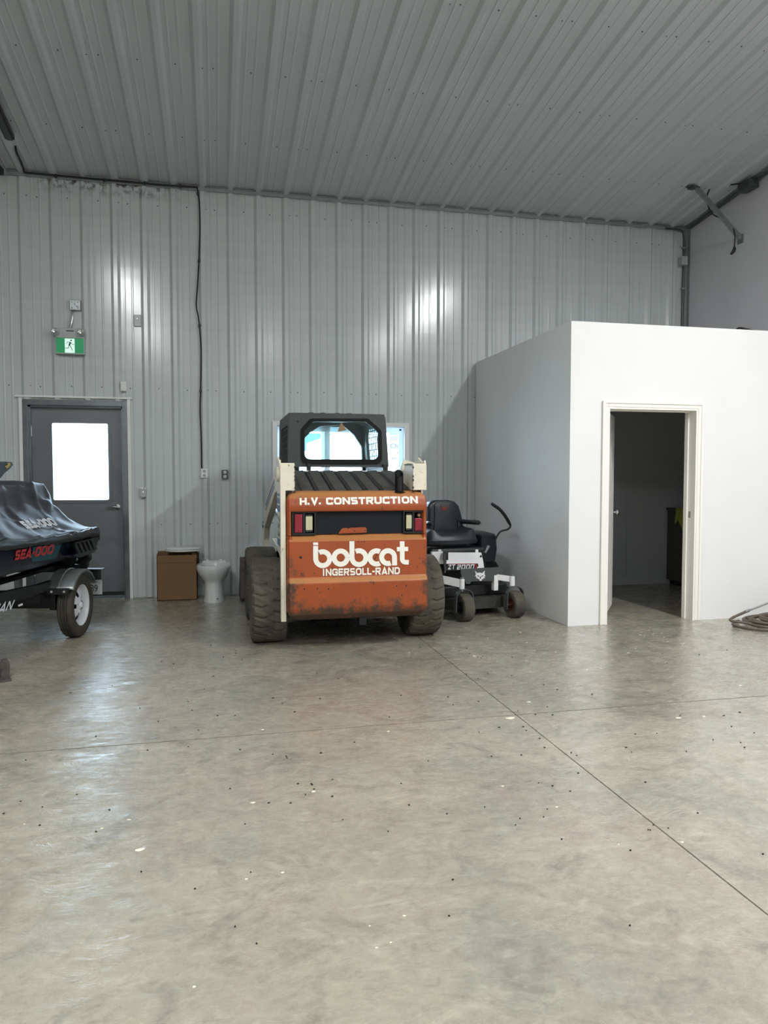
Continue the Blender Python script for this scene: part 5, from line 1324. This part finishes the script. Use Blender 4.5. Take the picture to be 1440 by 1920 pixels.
for s in (-1, 1): MB().box(s * .26 - .045, s * .26 + .045, -2.0, .55, .545, .575, .008).build('bunk', 'rubber_gasket', trl, local=True)
for s in (-1, 1):
    for y in (-1.2, -.35, .48): MB().box(s * .26 - .02, s * .26 + .02, y - .03, y + .03, .42, .55).build('bunk_bracket', 'galv', trl, local=True)
MB().tube([(0, -2.8, .48), (0, -3.6, .46)], .035, 8).tube([(0, -3.3, .46), (0, -3.3, .10)], .03, 8).tube([(-.04, -3.3, .06), (.04, -3.3, .06)], .06, 16).build('tongue', 'blacksteel', trl, local=True)
# light letters on the rail
m_ = MB(); A_, B_, C_ = TL(-30, 1157, .462), TL(24, 1142, .462), TL(-25, 1138, .462)
block_on(m_, 'TRAN', lambda u, v, o: A_ + (B_ - A_) * u + (C_ - A_) * v + Vector((o, 0, 0)), .20, .14, .3); m_.build('lettering', 'cover_print', trl, local=True)
m_ = MB(); q = TL(38, 1134, .457); m_.box(.455, .462, q.y - .03, q.y + .03, q.z - .008, q.z + .006); m_.build('side_marker', 'white_plastic', trl, local=True)
# tail: light box and licence plate
m_ = MB().box(.43, .60, .50, .56, .41, .505, .006); m_.box(.40, .63, .48, .58, .505, .512); lbx = m_.build('light_box', 'black', trl, local=True)
MB().lathe([(0, 0), (.012, 0), (.012, .01)], 8, (.54, .49, .47), 'y').build('bolt', 'chrome', lbx, local=True)
m_ = MB().box(.42, .60, .575, .580, .265, .395, .004); lpo = m_.build('licence_plate', 'wall_paint_plate', trl, local=True)
m_ = MB(); text_on(m_, 'L89', (.46, .574, .29), (.56, .574, .29), (.46, .574, .355)); text_on(m_, 'ONTARIO', (.47, .574, .368), (.55, .574, .368), (.47, .574, .384)); m_.build('plate_number', 'black_print', lpo, local=True)
MB().box(.50, .52, .55, .575, .39, .42).build('plate_bracket', 'black', trl, local=True)

pw = empty('covered_watercraft', TO, TA, 'personal watercraft under a dark grey fabric cover on the black trailer', 'watercraft')
def interp(K, y):
    for (a, va), (b, vb) in zip(K, K[1:]):
        if a <= y <= b: t = (y - a) / (b - a); t = t * t * (3 - 2 * t); return va + (vb - va) * t
    return K[0][1] if y < K[0][0] else K[-1][1]
BEAM = [(-2.75, .02), (-2.5, .22), (-2.0, .42), (-1.4, .54), (-.6, .575), (.1, .575), (.62, .56)]
GUN = [(-2.75, 1.02), (-2.0, .98), (-1.3, .905), (-.6, .885), (0, .875), (.62, .872)]
HEM = [(-2.75, .98), (-2.0, .92), (-1.3, .858), (-.8, .845), (-.3, .822), (.3, .812), (.62, .800)]
RIDGE = [(-2.75, 1.03), (-2.2, 1.12), (-1.7, 1.32), (-1.25, 1.50), (-.95, 1.42), (-.5, 1.27), (-.1, 1.285), (.15, 1.318), (.36, 1.30), (.44, 1.22), (.54, 1.10), (.62, .97)]
SEATW = [(-2.75, .02), (-1.7, .16), (-1.2, .28), (-.8, .20), (0, .19), (.4, .17), (.62, .12)]
def cover_pt(y, t):     # t in -1..1 across
    b = interp(BEAM, y); g_ = interp(GUN, y); h_ = interp(HEM, y); r_ = interp(RIDGE, y); sw_ = min(interp(SEATW, y), b * .6); s = 1 if t >= 0 else -1; t = abs(t)
    if t < .22: u = t / .22; x = sw_ * u; z = r_ - .012 * u * u
    elif t < .36: u = (t - .22) / .14; x = sw_ + .06 * u; z = r_ - .012 - (r_ - .012 - (g_ + (r_ - g_) * .60)) * (u * u * (3 - 2 * u))
    elif t < .82: u = (t - .36) / .46; x0_ = sw_ + .06; x = x0_ + (b - x0_) * u; z0_ = g_ + (r_ - g_) * .60; z = z0_ + (g_ - z0_) * (u ** .85) - .02 * math.sin(PI * u)
    else: u = (t - .82) / .18; x = b + .010 * math.sin(PI * u); z = g_ + (h_ - g_) * u
    wv_ = 0
    for (fy, fs_, ph, am_) in ((9, 7, .3, .005), (17, -11, 1.1, .004), (5, 13, 2.0, .005), (29, 17, .5, .002)): wv_ += am_ * math.sin(fy * y + fs_ * t * s + ph + 1.7 * math.sin(3 * y + 5 * t))
    for (ky, kt, ph, am_) in ((3.2, 5.0, .4, .016), (-2.6, 6.5, 1.3, .012), (6.0, 2.0, 2.2, .010)): wv_ += am_ * (max(0, 1 - 3.2 * abs(math.sin((ky * y + kt * t + ph)))) ** 1.0)
    f = 1 if .2 < t < .84 else .35
    return Vector((s * x + s * wv_ * .4 * f, y + .02 * math.sin(6 * t) * 0, z + wv_ * f))
ny, nt2 = 130, 96
TB = .80
def cgrid(ta, tb, n, m, name, parent):
    rows = [[cover_pt(-2.75 + 3.37 * i / ny, ta + (tb - ta) * j / n) for j in range(n + 1)] for i in range(ny + 1)]
    cv = MB().grid(rows); end = rows[-1]
    cv.grid([end, [Vector((p.x * .99, p.y + .012, p.z - .05 - (p.z - .82) * .5)) for p in end], [Vector((p.x * .985, p.y + .0, .80)) for p in end]])
    o = cv.build(name, m, parent, local=True); sd = o.modifiers.new('thickness', 'SOLIDIFY'); sd.thickness = .004; sd.offset = 1; return o
cvo = cgrid(-1, TB, 90, 'cover', 'cover', pw)
lbo = cgrid(TB, 1, 12, 'cover_dark', 'lower_band', cvo)
cme = cvo.data; nv = len(cme.vertices); bvh = BVHTree.FromPolygons([v.co.copy() for v in cme.vertices] + [v.co.copy() for v in lbo.data.vertices], [tuple(p.vertices) for p in cme.polygons] + [tuple(i + nv for i in p.vertices) for p in lbo.data.polygons])
mloc = WM[pw.name].inverted(); cloc = mloc @ CP; rloc = mloc.to_3x3()
def on_cover(px, py, o=.007):
    d = (rloc @ ray(px, py)).normalized(); h = bvh.ray_cast(cloc, d)
    if h[0] is None: return None
    n = h[1] if h[1].dot(d) < 0 else -h[1]; return h[0] + n * o
def text_px(s, q00, q10, q01, m, offset=0., shear=0., name='lettering', parent=cvo, surf=on_cover, space=1.0):
    vs, fs = text_tris(s, offset, shear, space); P = []
    for u, v in vs:
        x = q00[0] + (q10[0] - q00[0]) * u + (q01[0] - q00[0]) * v; y = q00[1] + (q10[1] - q00[1]) * u + (q01[1] - q00[1]) * v
        P.append(surf(x, y) or Vector((.58, 0, .9)))
    return MB().add(P, fs).build(name, m, parent, local=True)
def block_px(s, q00, q10, q01, m, w, gap, sh, surf, parent):
    mb = MB()
    def f(u, v, o):
        p = surf(q00[0] + (q10[0] - q00[0]) * u + (q01[0] - q00[0]) * v, q00[1] + (q10[1] - q00[1]) * u + (q01[1] - q00[1]) * v, .006 + o * 3)
        return p or Vector((.58, 0, .9))
    return block_on(mb, s, f, w, gap, sh).build('lettering', m, parent, local=True)
block_px('SEA-DOO', (50, 993), (109, 986), (35, 978.5), 'cover_print', .30, .08, .0, on_cover, cvo)
# darker lower band of the cover with seam, and buckle strap
rows = [[cover_pt(.02 + .045 * i / 3, .74 + .24 * j / 8) + Vector((.012, 0, .008)) for j in range(9)] for i in range(4)]
MB().grid(rows).build('strap', 'cover_dark', cvo, local=True)
# hull
def hull_pt(y, t):
    b = interp(BEAM, y) - .02; h_ = interp(HEM, y) + .02; kz_ = interp([(-2.75, .96), (-2.4, .78), (-1.8, .62), (-1.0, .555), (.45, .575)], y)
    s = 1 if t >= 0 else -1; t = abs(t)
    ch = kz_ + (h_ - kz_) * .34
    if t > .55: u = (1 - t) / .45; return Vector((s * b * (1 - .10 * u ** 1.5), y, h_ + (ch - h_) * u))
    u = t / .55; return Vector((s * b * .90 * u, y, kz_ + (ch - kz_) * u ** 1.3))
rows = [[hull_pt(-2.74 + 3.14 * i / 60, -1 + 2 * j / 44) for j in range(45)] for i in range(61)]
hm = MB().grid(rows); hm.add(rows[-1], [tuple(range(45))]); ho = hm.build('hull', 'hull', pw, local=True)
hv = BVHTree.FromPolygons([v.co.copy() for v in ho.data.vertices], [tuple(p.vertices) for p in ho.data.polygons])
def on_hull(px, py, o=.005):
    d = (rloc @ ray(px, py)).normalized(); h = hv.ray_cast(cloc, d)
    if h[0] is None: return None
    n = h[1] if h[1].dot(d) < 0 else -h[1]; return h[0] + n * o
tq = [[on_hull(x0 + (x1 - x0) * k / 10, y0 + (y1 - y0) * k / 10, .003) for k in range(11)] for (x0, y0, x1, y1) in ((62, 1026, 114, 1021), (60, 1036, 111, 1031), (56, 1044, 107, 1041.5), (60, 1053, 104, 1047))]
if all(p for r in tq for p in r): MB().grid(tq).build('teal_decal', 'teal', ho, local=True)
block_px('SEA-DOO', (25, 1050.5), (97, 1038), (29, 1032), 'red_decal', .26, .10, .0, on_hull, ho)
# finned side bumper at the stern, jet nozzle, rub rail
sp = MB().prism([(-.10, .70), (.38, .73), (.48, .71), (.40, .675), (.05, .665)], .47, .60, 'x'); sp.build('sponson', 'hull', pw, local=True)
for k in range(5):
    y = .02 + k * .095; fn = MB().prism([(y - .09, .79), (y - .05, .79), (y + .05, .70), (y - .01, .70)], .585, .605, 'x'); fn.build('fin', 'blacksteel', pw, local=True)
MB().prism([(-.02, .80), (.56, .80), (.50, .72), (.10, .72)], .50, .585, 'x').build('stern_side', 'black', pw, local=True)
m_ = MB().lathe([(.0, .0), (.07, 0), (.075, .10), (.05, .16), (.02, .17)], 16, (.30, .40, .60), 'y'); m_.box(-.25, .42, .38, .46, .56, .80, .02)
q = TL(168, 1056, .45); m_.lathe([(0, 0), (.05, .005), (.06, .05), (.045, .10), (.0, .11)], 14, (.46, .50, .615), 'y'); m_.lathe([(0, 0), (.05, .005), (.055, .05), (.0, .07)], 14, (.44, .50, .555), 'y'); m_.build('jet_nozzle', 'black', pw, local=True)
hbar = TL(8, 875, -.1)
m_ = MB(); P = [TL(x, y, -.10) for x, y in ((-26, 890), (-18, 868), (4, 865.5), (16, 866.5), (18, 872), (12, 879), (2, 887), (-6, 897))]
m_.prism(fillet([(p.y, p.z) for p in P], .008), -.15, -.07, 'x'); hbo = m_.build('handlebar', 'black', pw, local=True, bevel=.012)
m_ = MB(); P = [TL(x, y, -.069) for x, y in ((13, 868.5), (18.3, 867.8), (18.5, 872.5), (13, 878.5), (8.5, 874.5), (15, 871.5))]; m_.prism([(p.y, p.z) for p in P], -.155, -.066, 'x'); m_.build('tip', 'yellow', hbo, local=True)
a, b = TL(-20, 885, -.10), Vector((-.10, -.9, 1.40)); MB().tube([a, (a + b) / 2 + Vector((0, 0, -.01)), b], .025, 8).build('stem', 'black', hbo, local=True)

# ================================================================== toilet, carton, seat lid
to = empty('toilet_bowl', (-.035, 8.30, 0), 0, 'white porcelain toilet bowl without tank standing against the ribbed wall', 'toilet')
tb = MB(); rows = []; tz = atY(402, 1062, 8.02).z
def ell(cx, cy, rx, ryf, ryb, z, n=36):
    return [(cx + rx * math.cos(2 * PI * k / n), cy + (ryf if math.sin(2 * PI * k / n) < 0 else ryb) * math.sin(2 * PI * k / n), z) for k in range(n)]
tcx = atY(401.5, 1100, 8.1).x; TY = 8.27
prof = [(.118, .20, .27, 0), (.118, .20, .27, .02), (.106, .185, .27, .06), (.106, .175, .27, .14), (.106, .17, .27, .20), (.118, .175, .27, .225), (.150, .215, .27, .27), (.178, .245, .28, .32), (.188, .258, .28, .36), (.186, .256, .28, tz - .012), (.176, .248, .27, tz)]
for rx, rf, rb, z in prof: rows.append(ell(tcx, TY, rx, rf, rb, z))
rows.append(ell(tcx, TY, .135, .205, .13, tz)); rows.append(ell(tcx, TY, .125, .195, .12, tz - .02)); rows.append(ell(tcx, TY, .10, .15, .09, tz - .12)); rows.append(ell(tcx, TY - .02, .05, .06, .05, tz - .20)); rows.append(ell(tcx, TY - .02, .005, .006, .005, tz - .21))
tb.grid(rows, closed_u=True); tb.build('bowl', 'porcelain', to)
dkk = MB().box(tcx - .13, tcx + .13, TY + .13, TY + .28, tz - .04, tz + .018, .02); dkk.build('rear_deck', 'porcelain', to)
m_ = MB()
for s in (-1, 1): m_.lathe([(0, tz + .030), (.014, tz + .028), (.018, tz + .016)], 12, (tcx + s * .07, TY + .17, 0), 'z')
m_.build('hinge_cap', 'white_plastic', to)
for s in (-1,): 
    m_ = MB().lathe([(0, .012), (.012, .008), (.014, 0)], 10, (tcx + .03, TY - .19, .045), 'z'); m_.build('bolt_cap', 'chrome', to)
# carton
bx0, bx1 = atY(294.5, 1100, 8.37).x, atY(370, 1100, 8.37).x; bzt = atY(330, 1041, 8.37).z
cbx = empty('cardboard_box', ((bx0 + bx1) / 2, 8.47, 0), 0, 'open brown cardboard box against the wall left of the toilet bowl', 'box')
m_ = MB(); t_ = .006
m_.box(bx0, bx1, 8.36, 8.36 + t_, 0, bzt); m_.box(bx0, bx1, 8.575 - t_, 8.575, 0, bzt + .03); m_.box(bx0, bx0 + t_, 8.36, 8.575, 0, bzt + .01); m_.box(bx1 - t_, bx1, 8.36, 8.575, 0, bzt - .02); m_.box(bx0, bx1, 8.36, 8.575, 0, t_)
m_.build('carton', 'card', cbx)
m_ = MB().box(bx0 - .002, bx1 + .002, 8.3575, 8.36, bzt - .083, bzt - .0815); m_.build('crease', 'card_in', cbx)
m_ = MB().box(bx0 + .01, bx0 + .10, 8.372, 8.376, bzt - .05, bzt + .035); m_.box(bx1 - .05, bx1 - .012, 8.372, 8.376, bzt - .05, bzt + .02); m_.build('flap', 'card_in', cbx)
MB().box(bx1 - .05, bx1 + .02, 8.50, 8.515, bzt - .16, bzt + .01).build('loose_flap', 'card_in', cbx)
sl = empty('spare_toilet_lid', ((bx0 + bx1) / 2 + .03, 8.46, bzt + .03), 0, 'white oval toilet seat and lid resting on the open cardboard box', 'toilet seat')
lcx = (atY(308, 1040, 8.4).x + atY(379, 1040, 8.4).x) / 2; lrx = (atY(379, 1040, 8.4).x - atY(308, 1040, 8.4).x) / 2 - .008
m_ = MB(); z0 = bzt + .034
m_.grid([ell(lcx, 8.455, lrx * s, .115 * s, .10 * s, z0 + dz) for s, dz in ((.02, .0), (.93, .0), (.98, .006), (.985, .014), (.95, .020))] , closed_u=True); m_.build('seat_ring', 'white_plastic', sl)
m_ = MB(); m_.grid([ell(lcx, 8.46, lrx * s, .12 * s, .10 * s, z0 + .022 + dz) for s, dz in ((.02, .0), (.96, .0), (1.0, .005), (1.0, .011), (.95, .018), (.7, .024), (.02, .027))], closed_u=True); m_.build('lid', 'white_plastic', sl)

# ================================================================== right: coiled hose, wand; left: steel foot
hs = empty('coiled_hose', (5.0, 5.72, 0), 0, 'coil of brown rubber hose on the floor against the white wall', 'hose')
pts = []
for k in range(150):
    a = k / 150 * 2 * PI * 5.3 + 2.4; rr = 1 + .10 * math.sin(k * .37); s = .52 - .045 * (k / 28)
    pts.append((5.13 + s * 1.05 * rr * math.cos(a), 5.70 + s * .62 * rr * math.sin(a), .016 + .016 * (k % 29) / 29 + .012 * (k // 29)))
ptsf = pts
MB().tube(pts, .0135, 8).build('hose', 'hose', hs)
pts = smoothline([(4.72, 5.80, .07), (4.85, 5.60, .03), (5.0, 5.52, .05), (5.25, 5.58, .03), (5.5, 5.75, .07), (5.65, 5.9, .10)], 8)
MB().tube(pts, .012, 8).build('hose', 'hose', hs)
a, b, c = atY(1369, 1162, 5.80), atY(1400, 1146, 5.86), atY(1462, 1122, 5.93)
wa = empty('metal_wand', a, 0, 'shiny metal wand rising to the right out of the hose coil', 'wand')
MB().tube([b, c], .010, 10).build('wand', 'chrome', wa)
pts = smoothline([Vector((4.70, 5.62, .022)), Vector((4.64, 5.72, .040)), a, b], 8); MB().tube(pts, .0125, 8).build('hose_end', 'hose', wa)
MB().tube([b + (c - b) * -.05, b + (c - b) * .08], .014, 10).build('coupling', 'brushed', wa)
c2 = b + (c - b) * 1.0; MB().tube([c2, (c2.x + .12, c2.y + .0, c2.z + .05), (c2.x + .16, c2.y + .02, c2.z - .16)], .016, 8).build('trigger_handle', 'black', wa)

jf = empty('trailer_jack_foot', (-1.400, 5.36, 0), math.radians(20), 'scuffed black steel foot on the floor at the left edge of the picture', 'bracket')
m_ = MB().box(-.30, .03, -.10, .08, 0, .012, .003); m_.prism([(-.30, .012), (.0, .012), (-.02, .05), (-.20, .13), (-.30, .14)], .0, .012); m_.build('base', 'rust', jf, local=True)
m_ = MB().prism(fillet([(-.030, .012), (.030, .012), (.034, .09), (.020, .125), (-.012, .125), (-.028, .09)], .012), .02, .045); m_.build('upright_lug', 'rust', jf, local=True)
MB().box(-.30, -.03, -.02, .0, .012, .11, .004).build('rail', 'blacksteel', jf, local=True)

# ================================================================== grit and paint flecks on the slab
rnd = random.Random(3)
gr = MB(); spots = [(132, 1299), (262, 1328), (360, 1332), (180, 1381), (408, 1342), (552, 1335), (559, 1470), (583, 1470), (585, 1472), (589, 1480), (623, 1494), (504, 1506), (265, 1635), (366, 1667), (441, 1738), (481, 1770), (205, 1519), (180, 1560),
    (936, 1364), (981, 1363), (987, 1370), (1012, 1385), (1021, 1402), (1071, 1412), (978, 1416), (1084, 1450), (1036, 1474), (1069, 1484), (1210, 1467), (1308, 1525), (1053, 1574), (1182, 1595), (1430, 1602), (849, 1650), (842, 1718), (1181, 1736), (767, 1510), (1174, 1402), (1357, 1342), (1387, 1336), (1396, 1402), (1004, 1340), (1036, 1341),
    (7, 1526), (74, 1548), (277, 1407), (450, 1406), (602, 1412), (512, 1309), (400, 1268), (600, 1310), (303, 1240), (325, 1245), (442, 1225), (452, 1203), (395, 1210), (875, 1216), (902, 1234), (896, 1273), (1045, 1293), (1110, 1302), (1311, 1228), (1363, 1219), (840, 1307), (752, 1304), (545, 1506), (635, 1273), (470, 1636)]
for i in range(70): spots.append((rnd.uniform(20, 1420), rnd.uniform(1210, 1560)))
def blob(mb, x, y, r, h, rn):
    n = 7; an = rn.uniform(0, 6); rs = [r * rn.uniform(.6, 1.2) for _ in range(n)]
    P0 = [(x + rs[k] * math.cos(an + k * 2 * PI / n) * 1.3, y + rs[k] * math.sin(an + k * 2 * PI / n), .0) for k in range(n)]
    P1 = [(x + rs[k] * .7 * math.cos(an + k * 2 * PI / n) * 1.3, y + rs[k] * .7 * math.sin(an + k * 2 * PI / n), h) for k in range(n)]
    mb.grid([P0, P1], closed_u=True, smooth=False); mb.add(P1, [tuple(range(n))])
for i, (x, y) in enumerate(spots):
    p = atF(x, y); d = p.length; blob(gr, p.x, p.y, min(.0062, (.0013 if i < 66 else .0009) * d), .004, rnd)
go = gr.build('floor_grit', 'grit'); go['kind'] = 'stuff'; tag(go, 'black crumbs of grit scattered over the concrete floor', 'debris')
fk_ = MB(); fl_ = [(956, 1346, 8), (991, 1316, 4), (1272, 1346, 5), (1320, 1343, 3), (1127, 1253, 3), (1387, 1285, 3), (942, 1474, 3), (1044, 1513, 3), (588, 1484, 4), (474, 1505, 4), (263, 1593, 7), (191, 1553, 3), (242, 1537, 3), (462, 1648, 3), (530, 1636, 3), (365, 1850, 3), (758, 1717, 3), (1279, 1579, 3), (890, 1230, 4), (767, 1224, 3), (740, 1196, 3), (850, 1215, 2), (1100, 1255, 2), (1200, 1190, 2), (1240, 1187, 2), (728, 1371, 3), (46, 1545, 2), (492, 1368, 3), (1160, 1583, 2), (733, 1767, 2), (693, 1736, 2), (706, 1777, 2)]
for i in range(60): fl_.append((rnd.uniform(860, 1430), rnd.uniform(1175, 1240), rnd.uniform(.8, 1.8)))
for x, y, s in fl_: p = atF(x, y); d = (p - CP).length; blob(fk_, p.x, p.y, s * d / 1385 * .85, .0012, rnd)
go = fk_.build('paint_flecks', 'paint_fleck'); go['kind'] = 'stuff'; tag(go, 'white flecks of plaster and paint on the concrete floor', 'debris')
